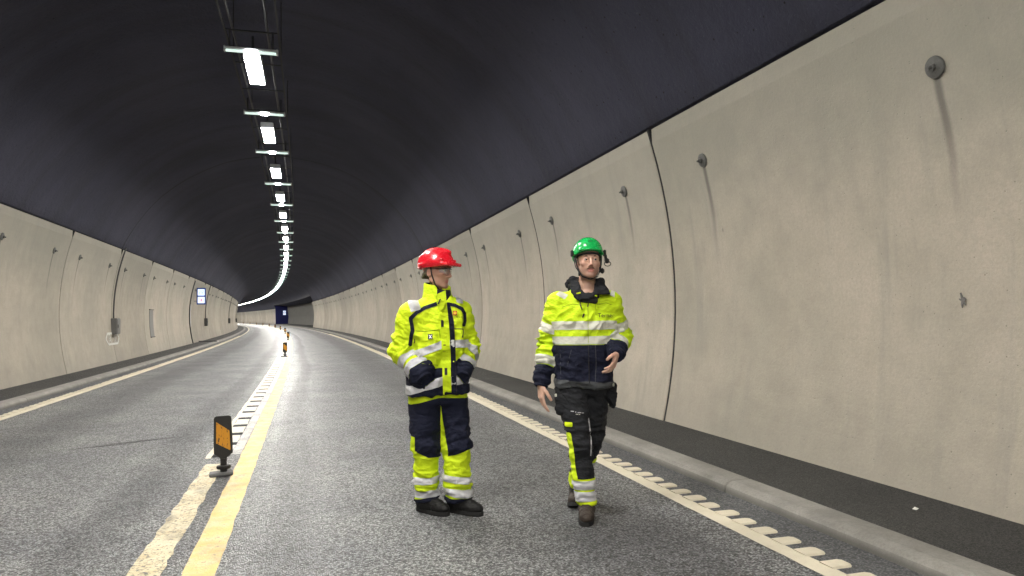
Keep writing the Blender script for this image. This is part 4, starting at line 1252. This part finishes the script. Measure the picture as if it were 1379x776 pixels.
    # turned-over flap at the throat with its dark tab
    mb = MB(); P = [(Xf(590), Zf(397)), (Xf(601), Zf(392)), (Xf(602), Zf(404)), (Xf(598), Zf(416)), (Xf(593), Zf(420)), (Xf(589), Zf(408))]
    mb.prism(P, -.118, -.106); o = mb.build('throat_flap', M_HV, jac)
    mb = MB(); P = [(Xf(593.0), Zf(404)), (Xf(595), Zf(403)), (Xf(592.2), Zf(410.5)), (Xf(590.2), Zf(410))]; mb.prism(P, -.123, -.117); mb.build('fastener_tab', M_BLK, o)
    # ---- helmet (local frame of the head: -Y front)
    H = SDF()
    ctr = A_(0, .008, .058)
    hp = lambda x, y, z: tuple(A_(*HC)+HR@A_(x, y, z))
    H.add(P_ell(hp(0, .010, .045), (.108, .138, .112), HR), 0)
    H.add(P_ell(hp(0, -.005, .130), (.045, .105, .032), HR), .02)          # raised crown ridge
    H.add(P_box(hp(0, -.06, .052), (.098, .085, .012), HR@rotx(.10), .012), .03)
    H.add(P_ell(hp(0, -.118, .035), (.085, .062, .010), HR@rotx(.22)), .02)   # peak
    for s in (-1, 1): H.add(P_cone(hp(s*.103, .07, .035), hp(s*.086, -.09, .075), .012, .010), .012)
    up_ = HR@A_(0, .10, 1); up_ = nrm(up_); H.cut(-up_, -(A_(*hp(0, 0, .020))@up_), .005)
    H.sub(P_ell(hp(0, .012, .010), (.094, .122, .110), HR), .004)
    for s in (-1, 1):
        H.sub(P_cone(hp(s*.048, .03, .150), hp(s*.040, -.06, .158), .006, .005), .004)
    v, f = H.mesh(A_(*HC)-.24, A_(*HC)+.24, .0045); v = smooth_mesh(v, f, 1, .4)
    hel = mesh_obj('helmet', v, f, M_HRED, root, True)
    # rim trim, emblem print on the front, chin strap, glasses
    mb = MB(); mb.tube([hp(.104*math.cos(a), .012+.132*math.sin(a), .026-.010*math.sin(a)) for a in [k*2*math.pi/32 for k in range(32)] if math.sin(k if False else a) > -.75], .0045, 6); mb.build('rim_trim', M_HRED, hel, True)
    bvh = bvh_of(hel); q = []
    for (x_, z_, w_, h_) in ((.030, .098, .010, .010), (.030, .084, .026, .004)):
        P = []
        for (a, b) in ((-1, -1), (1, -1), (1, 1), (-1, 1)):
            o_ = Vector(hp(x_+a*w_/2, -.40, z_+b*h_/2)); dr = Vector((HR@A_(0, 1, 0)).tolist()); h = bvh.ray_cast(o_, dr)
            if h[0] is not None: P.append(tuple(h[0]-dr*.0015))
        if len(P) == 4: q.append(P)
    if q:
        vv = [p for P in q for p in P]; mesh_obj('front_print', vv, [(4*i, 4*i+1, 4*i+2, 4*i+3) for i in range(len(q))], simple('pale_print', (.72, .40, .40), .5), hel)
    for s in (-1, 1):
        mb = MB(); mb.tube([hp(s*.082, .004, .040), hp(s*.080, -.010, -.03), hp(s*.062, -.028, -.095), hp(s*.030, -.040, -.128), hp(0, -.044, -.134)], .0050, 6); mb.build('chin_strap', M_BLK, hel, True)
        mb = MB(); mb.tube([hp(s*.080, .03, .03), hp(s*.078, .035, -.03), hp(s*.06, -.0, -.09)], .0045, 6); mb.build('chin_strap', M_BLK, hel, True)
    gl = NT('clear_lens'); gl = gl.set((.80, .85, .9), .08, Alpha=.16)
    g = MB(); P = []
    for i in range(13):
        a = -1.15+2.3*i/12; xx = .074*math.sin(a); yy = -.028-.088*math.cos(a)*.90
        P.append((hp(xx, yy, .017-.004*abs(a)), hp(xx, yy-.002, -.024+.010*abs(a))))
    vv = [p for pr in P for p in pr]; ff = [(2*i, 2*i+1, 2*i+3, 2*i+2) for i in range(12)]
    gls = mesh_obj('safety_glasses', vv, ff, gl, root, True)
    mo = gls.modifiers.new('thickness', 'SOLIDIFY'); mo.thickness = .0015
    fr = MB(); fr.tube([p[0] for p in P], .0022, 6)
    for s in (0, -1): fr.tube([P[s][0], hp((-1 if s == 0 else 1)*.080, .02, .010)], .0022, 6)
    fr.build('frame', M_GRAPH, gls, True)
    return root
person_red()

# ================================================================== man in the green helmet
def person_green():
    Xf = lambda u: (u-787)/203.5
    Zf = lambda v: (695-v)/203.5
    root = thing('person', 'bearded man in green helmet striding forward beside the right lane edge line', 'person', (2.560, 4.565, 0), -.3646)
    skin = mat_skin('fair_skin', (.60, .37, .28))
    YW = .10
    sr, er, wr_ = (-.160, .02, 1.415), (-.222, .045, 1.165), (-.275, -.035, .905)
    sl, el, wl2 = (.190, .03, 1.420), (.248, .075, 1.175), (.222, -.150, 1.085)
    hipr, kr, ar = (-.082, -.0, .90), (-.030, -.125, .50), (.008, -.150, .10)
    hipl, kl, al = (.088, .02, .90), (.055, .06, .49), (-.052, .275, .135)
    HC = (.052, -.02, 1.704); HR = rotz(.16)@rotx(-.04)
    S = SDF(); head_sdf(S, HC, HR)
    S.add(P_cone((.046, .015, 1.63), (.034, .035, 1.45), .056, .064), .03)
    S.add(P_stack([(.84, .005, .02, .155, .105), (1.05, .010, .02, .14, .10), (1.30, .016, .025, .165, .11), (1.44, .018, .03, .15, .085), (1.49, .025, .035, .09, .07)], YW), .03)
    for a, b, c_ in ((sr, er, wr_), (sl, el, wl2)):
        S.add(P_cone(a, b, .052, .042), .03); S.add(P_cone(b, c_, .042, .029), .015)
    hr = A_(*wr_)+nrm(A_(*wr_)-A_(*er))*.045
    S.add(P_cone(wr_, hr, .029, .026), .01)
    hand_sdf(S, hr, (.03, -.16, -1), (.75, .35, 0), (.35, -.9, 0), [.22, .32, .38, .42], .06, .4)
    hl = A_(*wl2)+nrm(A_(*wl2)-A_(*el))*.035
    S.add(P_cone(wl2, hl, .029, .026), .01)
    hand_sdf(S, hl, (-.20, -.55, -.62), (-.82, .15, .15), (-.25, -.45, .75), [.35, .42, .48, .50], .08, .3)
    for a, b, c_ in ((hipr, kr, ar), (hipl, kl, al)):
        S.add(P_cone(a, b, .078, .055), .03); S.add(P_cone(b, c_, .055, .027), .02)
    S.add(P_cone(ar, (.008, -.21, .05), .036, .03), .02); S.add(P_cone(al, (-.055, .235, .085), .026, .02), .01)
    body_mesh(S, (-.45, -.42, .02), (.45, .42, 1.84), 'body', skin, root, lambda v: head_tint(v, HC, HR, None, .85))
    eyes(HC, HR, root, rotz(.22))
    tp = lambda x, y, z: tuple(A_(*HC)+HR@A_(x, y, z))
    for s in (-1, 1):
        patch('eyebrow', [tp(s*.013, -.090, .019), tp(s*.030, -.087, .025), tp(s*.047, -.073, .019)], [.0035, .0040, .003], M_HAIRB, root)
        patch('sideburn', [tp(s*.073, -.004, .040), tp(s*.072, -.006, .005), tp(s*.066, -.014, -.03)], [.008, .007, .004], M_HAIRB, root)
    patch('moustache', [tp(-.027, -.080, -.064), tp(-.014, -.091, -.0575), tp(0, -.094, -.0555), tp(.014, -.091, -.0575), tp(.027, -.080, -.064)], [.0025, .0046, .0042, .0046, .0025], M_HAIRB, root)
    # ---- trousers
    S = SDF()
    S.add(P_stack([(.80, .004, .01, .168, .125), (.90, .006, .015, .180, .13), (1.0, .01, .02, .175, .125)], YW), 0)
    S.add(P_cone((-.080, -.01, .84), kr, .104, .080), .035); S.add(P_cone(kr, (ar[0], ar[1]+.005, .115), .080, .066), .025)
    S.add(P_cone((.090, .02, .84), kl, .100, .078), .035); S.add(P_cone(kl, (al[0]+.004, al[1]-.03, .155), .078, .066), .025)
    S.cut((0, 0, -1), -.095, .006)
    v, f = S.mesh((-.40, -.36, .08), (.40, .42, 1.02), .0064); n = vnormals(v, f)
    d = creases(v, (.1, 0, 1), 8.0, 2.6, 41)*.014*np.exp(-((v[:, 2]-.50)/.16)**2)+creases(v, (0, 0, 1), 9.0, 2.6, 43)*.009*np.exp(-((v[:, 2]-.2)/.12)**2)+creases(v, (.6, 0, 1), 6.0, 2.6, 44)*.009*np.exp(-((v[:, 2]-.78)/.12)**2)+wob(v, 6, 47)*.004
    v = v+n*d[:, None]; v = smooth_mesh(v, f, 1, .25); n = vnormals(v, f); base = (v, n, f)
    tro = mesh_obj('trousers', v, f, M_GRAPH, root, True); x, y, z = v.T
    t1, d1, L1 = seg_t(v, kr, ar); t0, d0, L0 = seg_t(v, (-.08, -.01, .84), kr); t2, d2, L2 = seg_t(v, kl, al); t3, d3, L3 = seg_t(v, (.09, .02, .84), kl)
    isR = np.minimum(np.where(t1 > 0, d1, 9), np.where((t0 > 0) & (t0 < L0+.02), d0, 9)) < np.minimum(np.where(t2 > 0, d2, 9), np.where((t3 > 0) & (t3 < L3+.02), d3, 9))
    mR = np.where(isR, 1., -1.)*.03; mL = -mR
    overlay('lower_leg_panel', base, np.minimum(mR, .268-z), M_HV, tro, .003)
    overlay('reflective_band', base, np.minimum(mR, .029-np.abs(z-.228)), M_REF, tro, .0055)
    overlay('reflective_band', base, np.minimum(mR, .030-np.abs(z-.153-.02*np.clip((x+.06)*8, -1, 1)*0)), M_REF, tro, .0055)
    overlay('lower_leg_panel', base, np.minimum(mL, .345-z), M_HV, tro, .003)
    overlay('reflective_band', base, np.minimum(mL, .030-np.abs(z-.285)), M_REF, tro, .0055)
    P2 = v[:, [0, 2]]
    stripe = polyd(P2, [(Xf(767), Zf(583)), (Xf(770), Zf(600)), (Xf(772), Zf(625)), (Xf(776), Zf(648))])
    overlay('side_stripe', base, np.minimum(np.minimum(.016-stripe, mR), np.where(n[:, 1] < .6, 1, -1)*.02), M_HV, tro, .004)
    g = np.minimum(np.minimum(inpoly(P2, [(Xf(762), Zf(567)), (Xf(772), Zf(567)), (Xf(772), Zf(572.5)), (Xf(762), Zf(572.5))]), mR), np.where(n[:, 1] < .5, 1, -1)*.02)
    overlay('yellow_tab', base, g, M_HV, tro, .0045)
    stripe = polyd(P2, [(Xf(793), Zf(563)), (Xf(796), Zf(590)), (Xf(795), Zf(610))])
    overlay('reflective_piping', base, np.minimum(np.minimum(.0035-stripe, mR), np.where(n[:, 1] < .8, 1, -1)*.02), M_REF, tro, .004)
    M_WTX = simple('pale_trouser_print', (.35, .35, .36), .6)
    for (a, b, w_, h_, m_) in ((771.9, 552.2, 4.4, 1.2, M_WTX), (776.6, 553.2, 1.0, 1.6, M_WTX), (781.5, 554.0, 5.2, 1.2, M_WTX), (786.2, 554.6, 2.6, 1.4, M_WTX), (778.2, 556.0, 3.4, 1.0, M_REFC), (781.6, 556.3, 1.4, .9, M_REFC)):
        decal_poly('leg_print', [[(Xf(a-w_/2), Zf(b+h_/2)), (Xf(a+w_/2), Zf(b+h_/2+.2)), (Xf(a+w_/2), Zf(b-h_/2+.2)), (Xf(a-w_/2), Zf(b-h_/2))]], tro, m_, tro, .004)
    # hanging holster pockets
    for (c_, hw, hh, lean, lb) in (((Xf(760.5), -.075, Zf(539)), .058, .098, -.05, 0), ((Xf(824), -.02, Zf(534)), .040, .085, .12, 1)):
        S = SDF(); R = rotz(-.35 if lb == 0 else .5)@roty(lean)
        S.add(P_box(c_, (hw, .026, hh), R, .018), 0); S.add(P_box(A_(*c_)+R@A_(0, -.018, -.03), (hw*.92, .022, hh*.62), R, .016), .012)
        if lb: S.cut(R@A_(-.75, 0, -.65), (R@A_(-.75, 0, -.65))@(A_(*c_)+R@A_(-.01, 0, -.04)), .01)
        v2, f2 = S.mesh(A_(*c_)-.15, A_(*c_)+.15, .0055); n2 = vnormals(v2, f2); v2 = v2+n2*(creases(v2, (.5, 0, 1), 9, 4, 50+lb)*.006)[:, None]
        pk = mesh_obj('holster_pocket', v2, f2, M_GRAPH, tro, True)
        bvp = bvh_of(pk); pts = []
        for (a, b) in ((.85, .9), (.80, .2), (.72, -.4), (.5, -.95)) if lb == 0 else ((-.8, .7), (-.2, .75), (.7, .7)):
            q = A_(*c_)+R@A_(a*hw, 0, b*hh); h = bvp.ray_cast(Vector((q[0], -.7, q[2])), Vector((0, 1, 0)))
            if h[0] is not None: pts.append(h[0]+Vector((0, -.001, 0)))
        if len(pts) > 1: mb = MB(); mb.tube(pts, .0035, 6); mb.build('pocket_edge', M_HEM, pk, True)
        q = A_(*c_)+R@A_(-.75*hw if lb == 0 else 0, -.03, .35*hh if lb == 0 else .85*hh); mb = MB(); mb.box(tuple(q), (.014, .022, .020), .003); mb.build('pocket_tag', M_REFC, pk)
    boot('boot', (.010, -.135), (-.06, -1), .30, M_BOOTBR, root, 0, 0, .14); bk_ = boot('boot', (-.060, .265), (-.10, -1), .30, M_BOOTBR, root, -.38, .0, .17)
    S = SDF(); S.add(P_cone((al[0]-.002, al[1]-.02, .10), (al[0]+.006, al[1]-.035, .245), .050, .056), 0); v4, f4 = S.mesh((-.20, .10, .02), (.10, .40, .33), .007); mesh_obj('boot_shaft', v4, f4, M_BLK, bk_, True)
    # ---- jacket
    S = SDF()
    TOR = [(.84, .008, .0, .196, .140), (.93, .008, .0, .196, .148), (1.08, .012, .008, .200, .150), (1.25, .016, .015, .212, .148), (1.38, .018, .02, .205, .125), (1.45, .02, .028, .155, .10), (1.50, .026, .035, .10, .082), (1.53, .028, .035, .085, .075)]
    S.add(P_stack(TOR, YW, 2.5), 0)
    for a, b, c_ in ((sr, er, wr_), (sl, el, wl2)):
        S.add(P_cone(a, b, .084, .075), .06); S.add(P_cone(b, c_, .075, .056), .03)
    S.cut((0, 0, -1), -.848, .006); S.cut((0, 0, 1), 1.515, .004); S.sub(P_ell((.045, -.045, 1.530), (.066, .085, .085)), .01)
    v, f = S.mesh((-.45, -.36, .82), (.45, .34, 1.54), .0066); n = vnormals(v, f)
    d = np.zeros(len(v))
    for a, b, c_, sd in ((sr, er, wr_, 61), (sl, el, wl2, 63)):
        for (p, q, am) in ((a, b, .009), (b, c_, .012)):
            t, ds, L = seg_t(v, p, q); w_ = np.exp(-(np.maximum(0, ds-.085)/.02)**2)*np.exp(-(np.maximum(0, np.abs(t-L/2)-L/2)/.04)**2)
            near = np.exp(-((v-A_(*b))**2).sum(1)/.12**2)
            d += creases(v, A_(*q)-A_(*p), 9.0, 2.8, sd)*am*1.7*w_*(.5+.8*near)
    tor = np.exp(-(np.maximum(0, np.abs(v[:, 0]-.015)-.155)/.04)**2)
    d += wob(v*A_(1.2, 1.2, .6), 4.5, 71)*.009*tor + creases(v, (.2, 0, 1), 6.0, 2.2, 73)*.014*tor*np.exp(-((v[:, 2]-.95)/.12)**2) + creases(v, (-.6, 0, 1), 5.0, 2.6, 75)*.012*tor*np.exp(-((v[:, 2]-1.3)/.12)**2)
    v = v+n*d[:, None]; v = smooth_mesh(v, f, 1, .25); n = vnormals(v, f); base = (v, n, f)
    jac = mesh_obj('jacket', v, f, M_HVG, root, True); x, y, z = v.T; P2 = v[:, [0, 2]]
    tr_, dr_, Lr = seg_t(v, er, wr_); tl_, dl_, Ll = seg_t(v, el, wl2); ur, dur, Lur = seg_t(v, sr, er); ul, dul, Lul = seg_t(v, sl, el)
    armr = np.minimum(np.where((tr_ > -.06) & (tr_ < Lr+.08), dr_-.072, 9), np.where((ur > -.05) & (ur < Lur+.05), dur-.086, 9))
    arml = np.minimum(np.where((tl_ > -.06) & (tl_ < Ll+.08), dl_-.072, 9), np.where((ul > -.05) & (ul < Lul+.05), dul-.086, 9))
    tors = P_stack(TOR, YW, 2.5)(v); onT = np.clip(np.minimum(armr, arml)-tors, -1, 1)
    overlay('lower_panel', base, np.minimum(Zf(464)-z, onT+.012), M_NAVY, jac, .003)
    overlay('hem_band', base, np.minimum(.028-np.abs(z-(.868+.012*np.clip(-x/.2, -1, 1))), onT+.010), M_HEM, jac, .006)
    for vc, hw in ((437.5, .0285), (457.5, .0265)): overlay('reflective_band', base, np.minimum(hw-np.abs(z-Zf(vc)), onT+.003), M_REFC, jac, .0045)
    sv = -onT+.010
    sv0 = sv
    for (t, L, uu, sm) in ((tr_, Lr, ur, .02-x), (tl_, Ll, ul, x-.02)):
        sv = np.minimum(sv0, sm+.05)
        overlay('sleeve_cuff', base, np.minimum(t-(L-.088), sv+.004), M_NAVY, jac, .003)
        overlay('reflective_band', base, np.minimum(.030-np.abs(t-(L-.125)), sv), M_REFC, jac, .0045)
        overlay('reflective_band', base, np.minimum(np.minimum(.030-np.abs(uu-.172), sv+.01), .02), M_REFC, jac, .0045)
    for q in (((752, 395), (757, 390), (769, 396), (764, 402)), ((828, 390), (833, 392), (832, 400), (826, 397))):
        g = np.minimum(inpoly(P2, [(Xf(a), Zf(b)) for a, b in q]), np.where(n[:, 1] < .6, 1, -1)*.02); overlay('shoulder_tape', base, g, M_REFC, jac, .0045)
    bv = bvh_of(jac)
    def tube_on(name, pts, r, mat, off=.001):
        vs = []
        for a, b in zip(pts, pts[1:]):
            for k in range(8):
                X, Z = a[0]+(b[0]-a[0])*k/8, a[1]+(b[1]-a[1])*k/8; h = bv.ray_cast(Vector((X, -.7, Z)), Vector((0, 1, 0)))
                if h[0] is not None: vs.append((X, h[0].y-off, Z))
        mb = MB(); mb.tube(vs, r, 6); return mb.build(name, mat, jac, True)
    u_ = lambda a, b: (Xf(a), Zf(b))
    M_SEAMG = mat_cloth('lime_seam', (.34, .46, .012))
    tube_on('zip', [u_(797, 397), u_(795.5, 412), u_(795, 440), u_(795, 464)], .0028, M_SEAMG, .003); tube_on('zip', [u_(795, 464), u_(795.5, 522)], .003, M_BLK, .006)
    tube_on('front_seam', [u_(804.5, 464), u_(805, 490), u_(803, 520)], .002, M_HEM, .004); tube_on('front_seam', [u_(803, 402), u_(806, 408), u_(806, 425)], .002, M_SEAMG, .002)
    for L_ in ([u_(760, 412), u_(775, 408), u_(788, 410)], [u_(808, 409), u_(820, 407), u_(829, 410)], [u_(772, 470), u_(764, 500)], [u_(757, 470), u_(757, 515)]): tube_on('panel_seam', L_, .002, M_SEAMG if L_[0][1] > 1.15 else M_HEM, .002)
    tube_on('drawstring', [u_(785, 401), u_(785, 409), u_(788, 417)], .004, M_BLK, .006); tube_on('drawstring', [u_(799, 400), u_(796, 408), u_(795, 413)], .0035, M_BLK, .006)
    mb = MB(); h = bv.ray_cast(Vector((Xf(810), -.7, Zf(398.5))), Vector((0, 1, 0))); mb.box((Xf(810), (h[0].y if h[0] else -.1)-.006, Zf(398.5)), (.016, .012, .022), .004); mb.build('cord_stop', M_BLK, jac)
    mb = MB(); h = bv.ray_cast(Vector((Xf(789), -.7, Zf(424))), Vector((0, 1, 0))); mb.box((Xf(789), (h[0].y if h[0] else -.1)-.004, Zf(424)), (.010, .008, .030), .003, Matrix.Rotation(.4, 3, 'Y')); mb.build('zip_pull', M_BLK, jac)
    text_decal('chest_lettering', 'Terner', Xf(820), Zf(426.8), .040, jac, M_NAVY, jac, -.03, .004)
    for c_, e_ in ((wr_, er), (wl2, el)):
        dd = nrm(A_(*c_)-A_(*e_)); a1 = nrm(np.cross(dd, (0, 0, 1))); a2 = np.cross(dd, a1); ctr = A_(*c_)+dd*.046
        mb = MB(); mb.tube([ctr+(a1*math.cos(k*math.pi/8)+a2*math.sin(k*math.pi/8))*.040 for k in range(16)], .010, 8, closed=True); mb.build('cuff_rim', M_NAVY, jac, True)
    # hood bunched round an open collar
    S = SDF()
    def P_poly(pts, th):
        q2 = [A_(Xf(a), Zf(b)) for a, b in pts]
        def f(p):
            P = p[:, [0, 2]]; d = polyd(P, q2+q2[:1]); ins = np.zeros(len(P), bool)
            for a, b in zip(q2, q2[1:]+q2[:1]):
                c_ = (a[1] > P[:, 1]) != (b[1] > P[:, 1])
                ins ^= c_ & (P[:, 0] < (b[0]-a[0])*(P[:, 1]-a[1])/(b[1]-a[1]+1e-12)+a[0])
            d = np.where(ins, -d, d)
            yc = np.interp(P[:, 1], [1.44, 1.50, 1.55, 1.60], [-.122, -.090, -.035, .02])+1.6*(P[:, 0]-.045)**2
            e = np.abs(p[:, 1]-yc)-th
            return smax(d, e, .012)
        return f
    S.add(P_poly([(773, 371), (779, 368.5), (783, 376), (787, 388), (793, 394), (801, 393.5), (800, 400), (791, 402), (784, 403), (778, 399), (773, 391), (771, 380)], .016), 0)
    S.add(P_poly([(808, 372), (815, 373), (819, 381), (824, 388), (826, 395), (813, 396), (802, 395), (805, 388), (806, 380)], .017), .006)
    S.add(P_poly([(776, 388), (786, 398), (783, 403), (777, 398)], .022), .008); S.add(P_poly([(792, 393), (806, 393), (804, 399), (797, 404), (791, 403)], .010), .006)
    bk = [A_(Xf(775), .02, Zf(373)), A_(Xf(777), .10, Zf(375)), A_(Xf(794), .155, Zf(376)), A_(Xf(813), .10, Zf(377)), A_(Xf(815), .025, Zf(377))]
    for a, b in zip(bk, bk[1:]): S.add(P_cone(a, b, .026, .026), .02)
    for a in (bk[1]+A_(.03, .03, -.05), bk[3]+A_(-.03, .03, -.05)): S.add(P_ell(a, (.075, .055, .055)), .04)
    lp_ = [A_(Xf(767.5), .0, Zf(384)), A_(Xf(766), .01, Zf(379.5)), A_(Xf(769), .01, Zf(376)), A_(Xf(773), .0, Zf(374))]
    for a, b in zip(lp_, lp_[1:]): S.add(P_cone(a, b, .010, .012), .01)
    v2, f2 = S.mesh((-.25, -.22, 1.36), (.32, .30, 1.70), .0058); n2 = vnormals(v2, f2)
    v2 = v2+n2*(creases(v2, (.6, .3, 1), 10, 6, 81)*.004+wob(v2, 9, 83)*.002)[:, None]
    hood = mesh_obj('hood', v2, f2, M_GRAPH, jac, True)
    S2 = SDF(); S2.add(P_cone(A_(Xf(788), -.072, Zf(403)), A_(Xf(804), -.072, Zf(403)), .028, .028), .01); v3, f3 = S2.mesh((-.1, -.15, 1.38), (.2, .02, 1.52), .006)
    mesh_obj('undershirt', v3, f3, M_BLK, jac, True)
    mb = MB(); h = bvh_of(hood).ray_cast(Vector((Xf(783), -.7, Zf(393.5))), Vector((0, 1, 0))); mb.box((Xf(783), (h[0].y if h[0] else -.1)-.002, Zf(393.5)), (.030, .008, .010), .002, Matrix.Rotation(-.25, 3, 'Y')); mb.build('collar_tag', M_HV, hood)
    # ---- helmet: round climbing type with short brim
    HH = HR@rotx(-.20); HO = A_(*HC)+HR@A_(0, 0, .008)
    hp = lambda x, y, z: tuple(HO+HH@A_(x, y, z))
    H = SDF()
    H.add(P_ell(hp(0, .012, .050), (.104, .130, .108), HH), 0); H.add(P_ell(hp(0, .012, .026), (.108, .135, .05), HH), .015)
    H.add(P_ell(hp(0, -.100, .036), (.080, .032, .012), HH@rotx(.18)), .018)
    up_ = nrm(HH@A_(0, .08, 1)); H.cut(-up_, -(A_(*hp(0, 0, .018))@up_), .005)
    for s in (-1, 1): H.sub(P_ell(hp(s*.108, .012, -.012), (.035, .055, .058), HH), .008)
    H.sub(P_ell(hp(0, .013, .012), (.092, .118, .104), HH), .004)
    v, f = H.mesh(A_(*HC)-.24, A_(*HC)+.24, .0045); v = smooth_mesh(v, f, 1, .4)
    hel = mesh_obj('helmet', v, f, M_HGRN, root, True)
    bvh = bvh_of(hel); P = []
    for (a, b) in ((-1, -1), (1, -1), (1, 1), (-1, 1)):
        o_ = Vector(hp(a*.014, -.4, .098+b*.0045)); dr = Vector((HH@A_(0, 1, 0)).tolist()); h = bvh.ray_cast(o_, dr)
        if h[0] is not None: P.append(tuple(h[0]-dr*.0015))
    if len(P) == 4: mesh_obj('front_badge', P, [(0, 1, 2, 3)], simple('dark_green_badge', (.01, .10, .03), .5), hel)
    mb = MB(); mb.tube([hp(.082*math.sin(a), .012-.106*math.cos(a), .016) for a in [-2.2+4.4*k/24 for k in range(25)]], .007, 6); mb.build('sweatband', M_BLK, hel, True)
    hp = lambda x, y, z: tuple(A_(*HC)+HR@A_(x, y, z))
    for s in (-1, 1):
        mb = MB(); mb.tube([hp(s*.090, -.010, .030), hp(s*.083, -.018, -.03), hp(s*.070, -.030, -.075), hp(s*.052, -.045, -.110), hp(0, -.052, -.131)], .0045, 6); mb.build('chin_strap', M_BLK, hel, True)
        mb = MB(); mb.tube([hp(s*.092, .05, .03), hp(s*.084, .035, -.035), hp(s*.072, -.025, -.078)], .004, 6); mb.build('chin_strap', M_BLK, hel, True)
        mb = MB(); mb.box(hp(s*.112, .0, .052), (.018, .040, .045), .006, Matrix(HR.tolist())); mb.build('helmet_clip', M_BLK, hel)
    mb = MB(); mb.lathe([(.012, 0), (.017, .002), (.017, .012), (.011, .014)], 'x', 14, c=hp(-.076, -.02, -.088)); mb.build('strap_buckle', M_BLK, hel, True)
    hs = MB(); hs.tube([hp(.122, .0, -.005), hp(.118, .0, .04)], .010, 8); hs.box(hp(.128, -.008, -.002), (.026, .030, .034), .008, Matrix(HR.tolist()))
    hs.build('headset_mount', M_BLK, hel)
    mb = MB(); mb.tube([hp(.118+.022*math.cos(a)+.012, -.01, -.022+.016*math.sin(a)) for a in [k*2*math.pi/20 for k in range(20)]], .0032, 6, closed=True); mb.build('headset_boom', M_BLK, hel, True)
    mb = MB(); mb.box(hp(.090, -.018, -.070), (.030, .030, .040), .012, Matrix(HR.tolist())); mb.build('headset_earpiece', M_BLK, hel)
    return root
person_green()
